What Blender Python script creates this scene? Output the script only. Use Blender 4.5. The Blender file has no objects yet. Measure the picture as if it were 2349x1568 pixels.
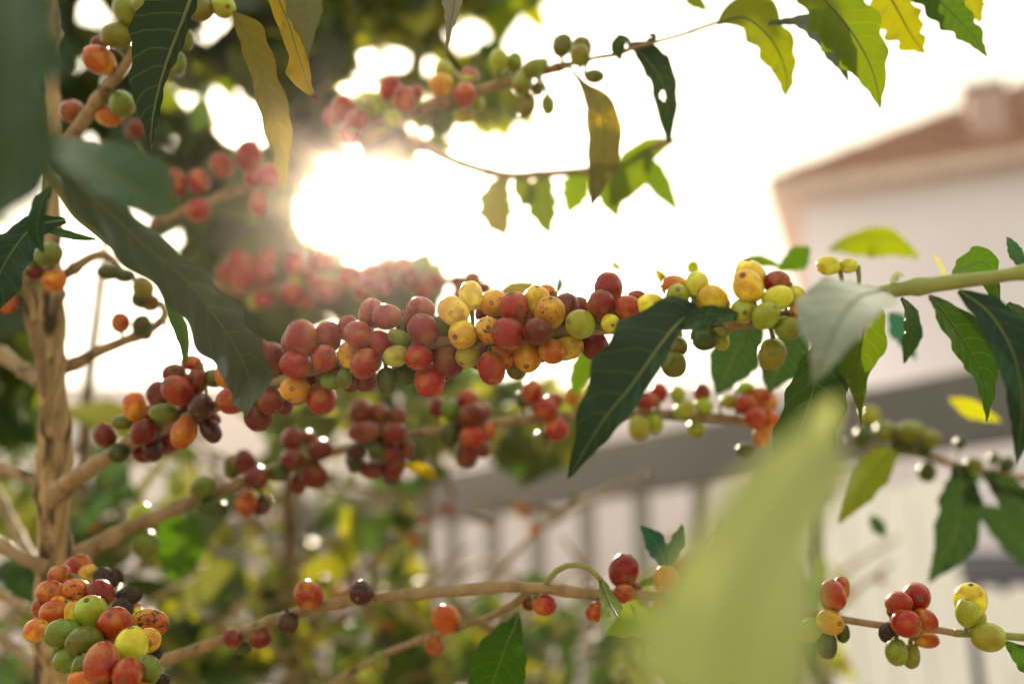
import bpy, bmesh, math, random
from mathutils import Vector, Matrix, noise

random.seed(11)
sc = bpy.context.scene
COL = sc.collection

# ---------------------------------------------------------------- camera
PITCH = math.radians(17.0)
CAM = Vector((0.0, 0.0, 1.30))
cam = bpy.data.cameras.new("camera")
cam_ob = bpy.data.objects.new("camera", cam)
COL.objects.link(cam_ob)
cam_ob.location = CAM
cam_ob.rotation_euler = (math.pi / 2 + PITCH, 0, 0)
cam.lens = 35.0
cam.sensor_width = 36.0
cam.clip_start = 0.02
cam.clip_end = 400.0
cam.dof.use_dof = True
cam.dof.focus_distance = 0.487
cam.dof.aperture_fstop = 2.9
cam.dof.aperture_blades = 0
sc.camera = cam_ob

R = Vector((1, 0, 0))
F = Vector((0, math.cos(PITCH), math.sin(PITCH)))
U = Vector((0, -math.sin(PITCH), math.cos(PITCH)))
B = -F
FPX = 2349 * 35.0 / 36.0                     # focal length in the units the layout was measured in


def P(x, y, d):
    """A point of the garden, from the measured direction (x, y) and its distance along the view."""
    return CAM + (R * ((x - 1174.5) / FPX) + U * ((784.0 - y) / FPX) + F) * d


def proj(p):
    v = p - CAM
    d = v.dot(F)
    return 1174.5 + v.dot(R) / d * FPX, 784.0 - v.dot(U) / d * FPX, d


PAN = {'A': (0, 0), 'B': (783.4, 0), 'C': (1566.8, 0), 'D': (0, 523), 'E': (783.4, 523), 'F': (1566.8, 523),
       'G': (0, 1045), 'H': (783.4, 1045), 'I': (1566.8, 1045), 'V': None}
ZS = 2.9986


def pv(pan, x, y):
    if pan == 'V':
        return x, y
    ox, oy = PAN[pan]
    return ox + x / ZS, oy + y / ZS


# ---------------------------------------------------------------- world, sun, exposure
SUN_PX = (830.0, 440.0)
sun_dir = (P(SUN_PX[0], SUN_PX[1], 1.0) - CAM).normalized()      # towards the sun
sun_el = math.asin(sun_dir.z)
sun_az = math.atan2(sun_dir.x, sun_dir.y)

w = bpy.data.worlds.new("World")
sc.world = w
w.use_nodes = True
nt = w.node_tree
nt.nodes.clear()
out = nt.nodes.new('ShaderNodeOutputWorld')
bg = nt.nodes.new('ShaderNodeBackground')
sky = nt.nodes.new('ShaderNodeTexSky')
sky.sky_type = 'NISHITA'
sky.sun_disc = False
sky.sun_elevation = sun_el
sky.sun_rotation = sun_az
sky.air_density = 1.0
sky.dust_density = 4.0
veil = nt.nodes.new('ShaderNodeRGB')             # thin bright overcast over the blue
veil.outputs[0].default_value = (7.9, 7.5, 5.7, 1)
# the overcast is brightest round the sun and dimmer on the far side of the sky
wtc = nt.nodes.new('ShaderNodeTexCoord')
dot = nt.nodes.new('ShaderNodeVectorMath')
dot.operation = 'DOT_PRODUCT'
dot.inputs[1].default_value = sun_dir
nt.links.new(wtc.outputs['Generated'], dot.inputs[0])
grad = nt.nodes.new('ShaderNodeMapRange')
grad.inputs[1].default_value = -0.2
grad.inputs[2].default_value = 0.66
grad.inputs[3].default_value = 0.80
grad.inputs[4].default_value = 1.14
nt.links.new(dot.outputs['Value'], grad.inputs[0])
vm = nt.nodes.new('ShaderNodeVectorMath')
vm.operation = 'SCALE'
nt.links.new(veil.outputs[0], vm.inputs[0])
lobe = nt.nodes.new('ShaderNodeMapRange')        # the glare of the veiled sky close to the sun
lobe.interpolation_type = 'SMOOTHERSTEP'
lobe.inputs[1].default_value = 0.90
lobe.inputs[2].default_value = 1.0
lobe.inputs[3].default_value = 0.0
lobe.inputs[4].default_value = 0.8
nt.links.new(dot.outputs['Value'], lobe.inputs[0])
add = nt.nodes.new('ShaderNodeMath')
add.operation = 'ADD'
nt.links.new(grad.outputs[0], add.inputs[0])
nt.links.new(lobe.outputs[0], add.inputs[1])
nt.links.new(add.outputs[0], vm.inputs['Scale'])
mix = nt.nodes.new('ShaderNodeMix')
mix.data_type = 'RGBA'
mix.inputs[0].default_value = 0.93
nt.links.new(sky.outputs[0], mix.inputs[6])
nt.links.new(vm.outputs[0], mix.inputs[7])
nt.links.new(mix.outputs[2], bg.inputs[0])
bg.inputs[1].default_value = 0.1
nt.links.new(bg.outputs[0], out.inputs[0])

sun = bpy.data.lights.new("sun", 'SUN')
sun.energy = 5.0
sun.angle = math.radians(0.5)
sun.color = (1.0, 0.82, 0.62)
sun_ob = bpy.data.objects.new("sun", sun)
COL.objects.link(sun_ob)
sun_ob.rotation_euler = sun_dir.to_track_quat('Z', 'Y').to_euler()
sun_ob.location = CAM + sun_dir * 30

sc.view_settings.view_transform = 'Standard'
sc.view_settings.look = 'None'
sc.view_settings.exposure = 1.0
sc.view_settings.gamma = 1.0
sc.view_settings.use_curve_mapping = False
sc.cycles.max_bounces = 8
sc.cycles.transparent_max_bounces = 8
sc.cycles.sample_clamp_indirect = 8.0


# ---------------------------------------------------------------- materials
def new_mat(name):
    m = bpy.data.materials.new(name)
    m.use_nodes = True
    n = m.node_tree
    n.nodes.clear()
    o = n.nodes.new('ShaderNodeOutputMaterial')
    return m, n, o


def N(n, kind, **kw):
    x = n.nodes.new(kind)
    for k, v in kw.items():
        if k.startswith('i_'):
            x.inputs[k[2:]].default_value = v
        else:
            setattr(x, k, v)
    return x


def mixc(n, a, b, fac, mode='MIX'):
    m = n.nodes.new('ShaderNodeMix')
    m.data_type = 'RGBA'
    m.blend_type = mode
    for sock, v in ((0, fac), (6, a), (7, b)):
        if hasattr(v, 'links') or hasattr(v, 'is_linked'):
            n.links.new(v, m.inputs[sock])
        else:
            m.inputs[sock].default_value = v if sock == 0 else (*v, 1)
    return m.outputs[2]


def mth(n, op, a, b=None, clamp=False):
    m = n.nodes.new('ShaderNodeMath')
    m.operation = op
    m.use_clamp = clamp
    for i, v in enumerate((a, b)):
        if v is None:
            continue
        if hasattr(v, 'is_linked'):
            n.links.new(v, m.inputs[i])
        else:
            m.inputs[i].default_value = v
    return m.outputs[0]


def ramp(n, v, lo, hi):
    m = n.nodes.new('ShaderNodeMapRange')
    m.interpolation_type = 'SMOOTHSTEP'
    n.links.new(v, m.inputs[0])
    m.inputs[1].default_value = lo
    m.inputs[2].default_value = hi
    return m.outputs[0]


def obj_coords(n):
    """Object coordinates shifted by each object's own random number."""
    tc = N(n, 'ShaderNodeTexCoord')
    oi = N(n, 'ShaderNodeObjectInfo')
    va = n.nodes.new('ShaderNodeVectorMath')
    va.operation = 'ADD'
    sh = mth(n, 'MULTIPLY', oi.outputs['Random'], 60.0)
    n.links.new(tc.outputs['Object'], va.inputs[0])
    n.links.new(sh, va.inputs[1])
    return va.outputs[0], oi, tc


def tex(n, vec, scale, detail=3.0, rough=0.55):
    t = N(n, 'ShaderNodeTexNoise')
    t.inputs['Scale'].default_value = scale
    t.inputs['Detail'].default_value = detail
    t.inputs['Roughness'].default_value = rough
    n.links.new(vec, t.inputs['Vector'])
    return t.outputs['Fac']


def cherry_material():
    m, n, o = new_mat("coffee_cherry_skin")
    vec, oi, tc = obj_coords(n)
    base = oi.outputs['Color']
    # the ripening is uneven: a paler, yellower cheek
    hs = N(n, 'ShaderNodeHueSaturation')
    hs.inputs['Hue'].default_value = 0.545
    hs.inputs['Saturation'].default_value = 0.96
    hs.inputs['Value'].default_value = 1.45
    n.links.new(base, hs.inputs['Color'])
    sz = N(n, 'ShaderNodeSeparateXYZ')
    n.links.new(tc.outputs['Object'], sz.inputs[0])
    cheek = ramp(n, mth(n, 'ADD', tex(n, vec, 0.8, 1.5), mth(n, 'MULTIPLY', sz.outputs[2], -0.11)), 0.40, 0.68)
    c = mixc(n, base, hs.outputs[0], mth(n, 'MULTIPLY', cheek, 0.9))
    dk = N(n, 'ShaderNodeHueSaturation')
    dk.inputs['Hue'].default_value = 0.494
    dk.inputs['Value'].default_value = 0.6
    n.links.new(base, dk.inputs['Color'])
    c = mixc(n, c, dk.outputs[0], mth(n, 'MULTIPLY', ramp(n, tex(n, vec, 1.3, 2), 0.5, 0.75), 0.7))
    # fine pale lenticels
    vo = N(n, 'ShaderNodeTexVoronoi')
    vo.inputs['Scale'].default_value = 7.0
    n.links.new(vec, vo.inputs['Vector'])
    len_ = mth(n, 'MULTIPLY', mth(n, 'LESS_THAN', vo.outputs['Distance'], 0.09), 0.12)
    c = mixc(n, c, (0.75, 0.55, 0.3), len_)
    # brown scabs; how many is in the alpha of the object's colour
    sp = tex(n, vec, 3.1, 5, 0.62)
    th = mth(n, 'SUBTRACT', 0.715, mth(n, 'MULTIPLY', oi.outputs['Alpha'], 0.24))
    scab = mth(n, 'MULTIPLY', mth(n, 'SUBTRACT', sp, th), 22.0, True)
    halo = mth(n, 'MULTIPLY', mth(n, 'SUBTRACT', sp, mth(n, 'SUBTRACT', th, 0.016)), 22.0, True)
    c = mixc(n, c, (0.36, 0.19, 0.06), mth(n, 'MULTIPLY', halo, 0.35))
    c = mixc(n, c, (0.04, 0.018, 0.01), scab)
    p = N(n, 'ShaderNodeBsdfPrincipled')
    n.links.new(c, p.inputs['Base Color'])
    rg = mth(n, 'ADD', 0.20, mth(n, 'MULTIPLY', tex(n, vec, 5.0, 3), 0.16))
    n.links.new(mth(n, 'ADD', rg, mth(n, 'MULTIPLY', scab, 0.3)), p.inputs['Roughness'])
    p.inputs['Specular IOR Level'].default_value = 0.15
    p.inputs['Subsurface Weight'].default_value = 0.12
    p.inputs['Subsurface Radius'].default_value = (1.0, 0.45, 0.15)
    p.inputs['Subsurface Scale'].default_value = 0.0035
    bp = N(n, 'ShaderNodeBump')
    bp.inputs['Strength'].default_value = 0.12
    p.inputs['Coat Weight'].default_value = 0.35
    p.inputs['Coat Roughness'].default_value = 0.14
    bp.inputs['Distance'].default_value = 0.0005
    h = mth(n, 'ADD', tex(n, vec, 8.0, 4), mth(n, 'MULTIPLY', scab, -0.8))
    n.links.new(h, bp.inputs['Height'])
    n.links.new(bp.outputs[0], p.inputs['Normal'])
    n.links.new(p.outputs[0], o.inputs[0])
    return m


def dry_material():
    m, n, o = new_mat("dried_cherry_husk")
    vec, oi, tc = obj_coords(n)
    c = mixc(n, (0.012, 0.008, 0.006), (0.085, 0.05, 0.03), ramp(n, tex(n, vec, 4, 5), 0.35, 0.75))
    p = N(n, 'ShaderNodeBsdfPrincipled')
    n.links.new(c, p.inputs['Base Color'])
    p.inputs['Roughness'].default_value = 0.75
    bp = N(n, 'ShaderNodeBump')
    bp.inputs['Distance'].default_value = 0.001
    n.links.new(tex(n, vec, 9, 4), bp.inputs['Height'])
    n.links.new(bp.outputs[0], p.inputs['Normal'])
    n.links.new(p.outputs[0], o.inputs[0])
    return m


def leaf_material(name, gloss=0.40, spec=0.15, trans=0.42, coat=0.0, sky_sheen=0.0):
    m, n, o = new_mat(name)
    vec, oi, tc = obj_coords(n)
    uv = N(n, 'ShaderNodeUVMap')
    sx = N(n, 'ShaderNodeSeparateXYZ')
    n.links.new(uv.outputs[0], sx.inputs[0])
    au = mth(n, 'ABSOLUTE', mth(n, 'SUBTRACT', mth(n, 'MULTIPLY', sx.outputs[0], 2.0), 1.0))
    mid = mth(n, 'SUBTRACT', 1.0, ramp(n, au, 0.012, 0.055))
    s = mth(n, 'SUBTRACT', sx.outputs[1], mth(n, 'MULTIPLY', mth(n, 'POWER', au, 1.4), 0.13))
    wob = mth(n, 'MULTIPLY', mth(n, 'SUBTRACT', tex(n, uv.outputs[0], 5.0, 2), 0.5), 0.03)
    fr = mth(n, 'FRACT', mth(n, 'MULTIPLY', mth(n, 'ADD', s, wob), 10.0))
    dv = mth(n, 'ABSOLUTE', mth(n, 'SUBTRACT', fr, 0.5))
    side = mth(n, 'SUBTRACT', 1.0, ramp(n, dv, 0.0, 0.07))
    vein = mth(n, 'MAXIMUM', mid, mth(n, 'MULTIPLY', side, 0.55))
    base = oi.outputs['Color']
    # the alpha of the object's colour is how far the leaf has yellowed, in patches
    yl = mth(n, 'ADD', tex(n, vec, 38.0, 4, 0.6), mth(n, 'SUBTRACT', mth(n, 'MULTIPLY', oi.outputs['Alpha'], 0.75), 0.5))
    yl = ramp(n, yl, 0.38, 0.62)
    c = mixc(n, base, (0.42, 0.33, 0.03), yl)
    bn = ramp(n, mth(n, 'ADD', tex(n, vec, 55.0, 5, 0.6), mth(n, 'MULTIPLY', oi.outputs['Alpha'], 0.14)), 0.74, 0.80)
    c = mixc(n, c, (0.09, 0.04, 0.015), bn)
    tip = mth(n, 'MULTIPLY', ramp(n, mth(n, 'ADD', sx.outputs[1], mth(n, 'MULTIPLY', tex(n, vec, 60.0, 3), 0.12)), 0.93, 0.99), mth(n, 'GREATER_THAN', oi.outputs['Alpha'], 0.45))
    c = mixc(n, c, (0.07, 0.03, 0.012), tip)             # a burnt tip on the yellowest leaves
    c = mixc(n, c, (0.5, 0.5, 0.5), mth(n, 'MULTIPLY', tex(n, vec, 14.0, 3), 0.25), 'OVERLAY')
    c = mixc(n, c, (0.20, 0.27, 0.09), mth(n, 'MULTIPLY', vein, 0.24))
    p = N(n, 'ShaderNodeBsdfPrincipled')
    n.links.new(c, p.inputs['Base Color'])
    n.links.new(mth(n, 'ADD', gloss - 0.06, mth(n, 'MULTIPLY', tex(n, vec, 70.0, 3), 0.16)), p.inputs['Roughness'])
    p.inputs['Specular IOR Level'].default_value = spec
    p.inputs['Coat Weight'].default_value = coat
    p.inputs['Coat Roughness'].default_value = 0.28
    p.inputs['Sheen Weight'].default_value = sky_sheen            # sheen put into the shader to imitate sky gleam on silvery leaves
    p.inputs['Sheen Roughness'].default_value = 0.45
    p.inputs['Sheen Tint'].default_value = (0.95, 1.0, 0.92, 1)
    bp = N(n, 'ShaderNodeBump')
    bp.inputs['Strength'].default_value = 0.5
    bp.inputs['Distance'].default_value = 0.0006
    n.links.new(mth(n, 'ADD', mth(n, 'MULTIPLY', vein, -0.9), mth(n, 'MULTIPLY', tex(n, vec, 160.0, 4), 0.7)), bp.inputs['Height'])
    n.links.new(bp.outputs[0], p.inputs['Normal'])
    tr = N(n, 'ShaderNodeBsdfTranslucent')
    hs = N(n, 'ShaderNodeHueSaturation')
    hs.inputs['Hue'].default_value = 0.475
    hs.inputs['Saturation'].default_value = 1.12
    hs.inputs['Value'].default_value = 2.5
    n.links.new(c, hs.inputs['Color'])
    n.links.new(hs.outputs[0], tr.inputs['Color'])
    ms = N(n, 'ShaderNodeMixShader')
    ms.inputs[0].default_value = trans
    n.links.new(p.outputs[0], ms.inputs[1])
    n.links.new(tr.outputs[0], ms.inputs[2])
    n.links.new(ms.outputs[0], o.inputs[0])
    return m


def bark_material(name, a, b, dark, scale=60.0, rough=0.7, zs=0.35, dk=0.56):
    m, n, o = new_mat(name)
    tc = N(n, 'ShaderNodeTexCoord')
    mp = N(n, 'ShaderNodeMapping')
    mp.inputs['Scale'].default_value = (1, 1, zs)
    n.links.new(tc.outputs['Object'], mp.inputs[0])
    c = mixc(n, a, b, ramp(n, tex(n, mp.outputs[0], scale, 5), 0.35, 0.7))
    c = mixc(n, c, dark, ramp(n, tex(n, mp.outputs[0] if zs < 0.3 else tc.outputs['Object'], scale * 0.55, 4), dk, dk + 0.14))
    p = N(n, 'ShaderNodeBsdfPrincipled')
    n.links.new(c, p.inputs['Base Color'])
    p.inputs['Roughness'].default_value = rough
    p.inputs['Specular IOR Level'].default_value = 0.3
    bp = N(n, 'ShaderNodeBump')
    bp.inputs['Strength'].default_value = 0.7
    bp.inputs['Distance'].default_value = 0.0012
    n.links.new(tex(n, mp.outputs[0], scale * 2.5, 5), bp.inputs['Height'])
    n.links.new(bp.outputs[0], p.inputs['Normal'])
    n.links.new(p.outputs[0], o.inputs[0])
    return m


def plain_material(name, col, rough=0.6, var=0.25, scale=3.0, bump=0.0, spec=0.4, col2=None):
    m, n, o = new_mat(name)
    tc = N(n, 'ShaderNodeTexCoord')
    d = col2 or tuple(x * (1 - var) for x in col)
    c = mixc(n, col, d, ramp(n, tex(n, tc.outputs['Object'], scale, 5), 0.35, 0.7))
    p = N(n, 'ShaderNodeBsdfPrincipled')
    n.links.new(c, p.inputs['Base Color'])
    p.inputs['Roughness'].default_value = rough
    p.inputs['Specular IOR Level'].default_value = spec
    if bump:
        bp = N(n, 'ShaderNodeBump')
        bp.inputs['Distance'].default_value = bump
        n.links.new(tex(n, tc.outputs['Object'], scale * 6, 5), bp.inputs['Height'])
        n.links.new(bp.outputs[0], p.inputs['Normal'])
    n.links.new(p.outputs[0], o.inputs[0])
    return m


ROOF_Z = P(1770, 432, 9.0).z                 # the height of the eaves


def roof_tile_material():
    m, n, o = new_mat("clay_roof_tile")
    tc = N(n, 'ShaderNodeTexCoord')
    c = mixc(n, (0.36, 0.125, 0.06), (0.26, 0.095, 0.048), ramp(n, tex(n, tc.outputs['Object'], 2.2, 4), 0.35, 0.65))
    c = mixc(n, c, (0.22, 0.15, 0.10), ramp(n, tex(n, tc.outputs['Object'], 9.0, 4), 0.5, 0.75))
    sz = N(n, 'ShaderNodeSeparateXYZ')                    # a darker band along the foot of each tile course
    n.links.new(tc.outputs['Object'], sz.inputs[0])
    fr = mth(n, 'FRACT', mth(n, 'MULTIPLY', mth(n, 'SUBTRACT', sz.outputs[2], ROOF_Z), 18 / (4.5 * 0.74)))
    c = mixc(n, c, (0.075, 0.05, 0.03), mth(n, 'MULTIPLY', mth(n, 'LESS_THAN', fr, 0.26), 0.75))
    p = N(n, 'ShaderNodeBsdfPrincipled')
    n.links.new(c, p.inputs['Base Color'])
    p.inputs['Roughness'].default_value = 0.8
    n.links.new(p.outputs[0], o.inputs[0])
    return m


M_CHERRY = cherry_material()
M_REAR = cherry_material()  # same skin as the other cherries, for the rear fruit
M_REAR.name = 'rear_cherry_skin'
M_DRY = dry_material()
M_LEAF = leaf_material("coffee_leaf_blade", trans=0.36)
M_WAX = leaf_material("waxy_coffee_leaf_blade", gloss=0.40, spec=0.17, trans=0.14, coat=0.0)
M_SILVER = leaf_material("silvery_coffee_leaf_blade", gloss=0.30, spec=0.5, trans=0.12, coat=0.5, sky_sheen=0.05)
M_RIB = plain_material("leaf_midrib_green", (0.10, 0.14, 0.04), 0.45, 0.2, 60.0)
M_BARK = bark_material("coffee_bark", (0.27, 0.19, 0.10), (0.16, 0.108, 0.055), (0.045, 0.03, 0.018))
M_TRUNK = bark_material("furrowed_coffee_trunk", (0.42, 0.30, 0.145), (0.20, 0.135, 0.065), (0.045, 0.03, 0.016), 170.0, 0.8, 0.10, 0.51)
M_TWIG = bark_material("coffee_twig_bark", (0.30, 0.215, 0.11), (0.18, 0.12, 0.06), (0.055, 0.036, 0.02), 110.0, 0.6)
M_SHOOT = bark_material("green_shoot_bark", (0.24, 0.27, 0.07), (0.17, 0.20, 0.05), (0.10, 0.09, 0.03), 80.0, 0.45)
M_STALK = plain_material("fruit_stalk_green", (0.17, 0.19, 0.05), 0.5, 0.35, 200.0)
M_SCAR = plain_material("fruit_scar_brown", (0.19, 0.105, 0.045), 0.7, 0.7, 300.0)
M_NODE = plain_material("old_node_scab", (0.045, 0.032, 0.02), 0.85, 0.5, 150.0)


# ---------------------------------------------------------------- mesh helpers
def link(name, me, mat, parent=None):
    o = bpy.data.objects.new(name, me)
    COL.objects.link(o)
    if mat is not None and not me.materials:
        me.materials.append(mat)
    if parent is not None:
        o.parent = parent
        o.matrix_parent_inverse = parent.matrix_world.inverted() if parent.type == 'EMPTY' else Matrix()
    return o


def tag(o, label=None, cat=None, group=None, kind=None):
    if label:
        o['label'] = label
    if cat:
        o['category'] = cat
    if group:
        o['group'] = group
    if kind:
        o['kind'] = kind
    return o


def empty(name, loc, label, cat, group=None):
    o = bpy.data.objects.new(name, None)
    o.empty_display_size = 0.02
    COL.objects.link(o)
    o.location = loc
    o.matrix_world = Matrix.Translation(loc)
    return tag(o, label, cat, group)


def mesh_from(name, verts, faces, smooth=True, uvs=None):
    me = bpy.data.meshes.new(name)
    me.from_pydata([tuple(v) for v in verts], [], faces)
    if smooth:
        me.polygons.foreach_set('use_smooth', [True] * len(me.polygons))
    if uvs is not None:
        ul = me.uv_layers.new(name="UVMap")
        for lp in me.loops:
            ul.data[lp.index].uv = uvs[lp.vertex_index]
    me.update()
    return me


def catmull(pts, n):
    """pts: list of tuples of floats, resampled to n points along a Catmull-Rom curve."""
    k = len(pts)
    res = []
    for i in range(n):
        t = i / (n - 1) * (k - 1)
        j = min(int(t), k - 2)
        f = t - j
        p0, p1, p2, p3 = pts[max(j - 1, 0)], pts[j], pts[j + 1], pts[min(j + 2, k - 1)]
        res.append(tuple(0.5 * ((2 * b) + (-a + c) * f + (2 * a - 5 * b + 4 * c - d) * f * f + (-a + 3 * b - 3 * c + d) * f ** 3)
                         for a, b, c, d in zip(p0, p1, p2, p3)))
    return res


def tube_data(path, sides=12, rough=0.0, swell=None, seed=0.0, origin=Vector((0, 0, 0)), freq=60.0):
    """path: [(Vector, radius)] -> verts, faces of a closed round tube."""
    vs, fs = [], []
    up = Vector((0.13, 0.31, 0.94))
    n = len(path)
    for i, (p, r) in enumerate(path):
        a, b = path[max(i - 1, 0)][0], path[min(i + 1, n - 1)][0]
        t = (b - a).normalized()
        s = t.cross(up)
        if s.length < 1e-3:
            s = t.cross(Vector((1, 0, 0)))
        s.normalize()
        q = s.cross(t).normalized()
        up = q
        for k in range(sides):
            an = 2 * math.pi * k / sides
            dr = s * math.cos(an) + q * math.sin(an)
            rr = r * (1 + (swell[i] if swell else 0.0))
            if rough:
                rr *= 1 + rough * noise.noise((p + dr * r) * freq + Vector((seed, 0, 0)))
            vs.append(p + dr * rr - origin)
        if i:
            for k in range(sides):
                a0 = (i - 1) * sides + k
                a1 = (i - 1) * sides + (k + 1) % sides
                fs.append((a0, a1, a1 + sides, a0 + sides))
    fs.append(tuple(range(sides))[::-1])
    fs.append(tuple((n - 1) * sides + k for k in range(sides)))
    return vs, fs


def world_path(pan, pts, n=None):
    """pts: [(x, y, radius in layout units, depth)] -> [(Vector, radius)] smooth."""
    q = []
    for x, y, r, d in pts:
        vx, vy = pv(pan, x, y)
        rr = r if pan == 'V' else r / ZS
        p = P(vx, vy, d)
        q.append((p.x, p.y, p.z, rr * d / FPX))
    n = n or 8 * len(q)
    return [(Vector(t[:3]), max(t[3], 1e-4)) for t in catmull(q, n)]


def add_tube(name, path, mat, parent, sides=12, rough=0.12, nodes=True, seed=0.0, freq=90.0):
    swell = None
    if nodes:
        swell = []
        acc = 0
        for i in range(len(path)):
            if i:
                acc += (path[i][0] - path[i - 1][0]).length
            ph = (acc / 0.043 + seed) % 1.0
            swell.append(0.28 * math.exp(-((ph - 0.5) / 0.07) ** 2))
    org = parent.matrix_world.translation if parent is not None and parent.type == 'EMPTY' else Vector((0, 0, 0))
    vs, fs = tube_data(path, sides, rough, swell, seed, Vector((0, 0, 0)), freq)
    return link(name, mesh_from(name, vs, fs), mat, parent)


# ---------------------------------------------------------------- cherries
def cherry_mesh(seed):
    rnd = random.Random(seed)
    nu, nv = 28, 18
    vs, fs = [], []
    off = Vector((rnd.uniform(0, 50), rnd.uniform(0, 50), 0))
    for j in range(nv + 1):
        th = math.pi * j / nv                      # 0 at the scar (+z), pi at the stalk
        for i in range(nu):
            ph = 2 * math.pi * i / nu
            st = math.sin(th) ** 0.92
            d = Vector((st * math.cos(ph), st * math.sin(ph), math.cos(th)))
            r = 1 + 0.065 * noise.noise(d * 1.1 + off) + 0.012 * noise.noise(d * 3.5 + off)
            r *= 1 + 0.035 * math.cos(2 * ph) * math.sin(th)          # two seeds: a little flattened
            z = d.z * (0.985 if d.z > 0 else 1.0)
            dim = 0.05 * math.exp(-(th / 0.22) ** 2) + 0.10 * math.exp(-((math.pi - th) / 0.3) ** 2)
            v = Vector((d.x * r, d.y * r, z * r * (1 - dim)))
            vs.append(v)
    for j in range(nv):
        for i in range(nu):
            a, b = j * nu + i, j * nu + (i + 1) % nu
            fs.append((a, a + nu, b + nu, b))
    return mesh_from("coffee_cherry", vs, fs)


def dry_mesh(seed):
    rnd = random.Random(seed)
    nu, nv = 30, 18
    vs, fs = [], []
    off = Vector((rnd.uniform(0, 50), rnd.uniform(0, 50), 7))
    for j in range(nv + 1):
        th = math.pi * j / nv
        for i in range(nu):
            ph = 2 * math.pi * i / nu
            d = Vector((math.sin(th) * math.cos(ph), math.sin(th) * math.sin(ph), math.cos(th)))
            r = 0.9 + 0.09 * noise.noise(d * 1.3 + off) + 0.075 * math.sin(th) * math.cos(7 * ph + 2.5 * noise.noise(d * 2 + off))
            vs.append(d * r)
    for j in range(nv):
        for i in range(nu):
            a, b = j * nu + i, j * nu + (i + 1) % nu
            fs.append((a, a + nu, b + nu, b))
    return mesh_from("dried_cherry", vs, fs)


def scar_mesh():
    """A small ring with a sunken disc, for a unit fruit; sits at z = 1."""
    prof = [(0.0, -0.012), (0.05, -0.008), (0.085, 0.0), (0.105, 0.022), (0.135, 0.03), (0.165, 0.018), (0.195, -0.03)]
    n = 18
    vs, fs = [], []
    for j, (r, z) in enumerate(prof):
        for i in range(n):
            a = 2 * math.pi * i / n
            vs.append((r * math.cos(a), r * math.sin(a), z))
    for j in range(len(prof) - 1):
        for i in range(n):
            a, b = j * n + i, j * n + (i + 1) % n
            fs.append((a, a + n, b + n, b) if j else (a, a + n, b + n))
    return mesh_from("fruit_scar", vs, fs)


CHERRY = [cherry_mesh(s) for s in range(5)]
DRYM = [dry_mesh(s) for s in range(3)]
for m_ in CHERRY:
    m_.materials.append(M_CHERRY)
for m_ in DRYM:
    m_.materials.append(M_DRY)
SCAR = scar_mesh()
SCAR.materials.append(M_SCAR)

TONE = {                                     # base colour, spottiness
    'R': ((0.26, 0.008, 0.004), 0.28), 'C': ((0.185, 0.005, 0.006), 0.30), 'D': ((0.125, 0.0075, 0.004), 0.25),
    'M': ((0.048, 0.009, 0.006), 0.2), 'O': ((0.42, 0.085, 0.007), 0.30), 'T': ((0.28, 0.026, 0.006), 0.28),
    'Y': ((0.56, 0.355, 0.020), 0.30), 'A': ((0.50, 0.235, 0.016), 0.30), 'P': ((0.58, 0.36, 0.06), 0.24), 'L': ((0.27, 0.275, 0.018), 0.1),
    'W': ((0.50, 0.42, 0.025), 0.1), 'G': ((0.115, 0.130, 0.012), 0.1), 'K': ((0.045, 0.062, 0.009), 0.1), 'V': ((0.165, 0.165, 0.014), 0.1),
}


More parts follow.
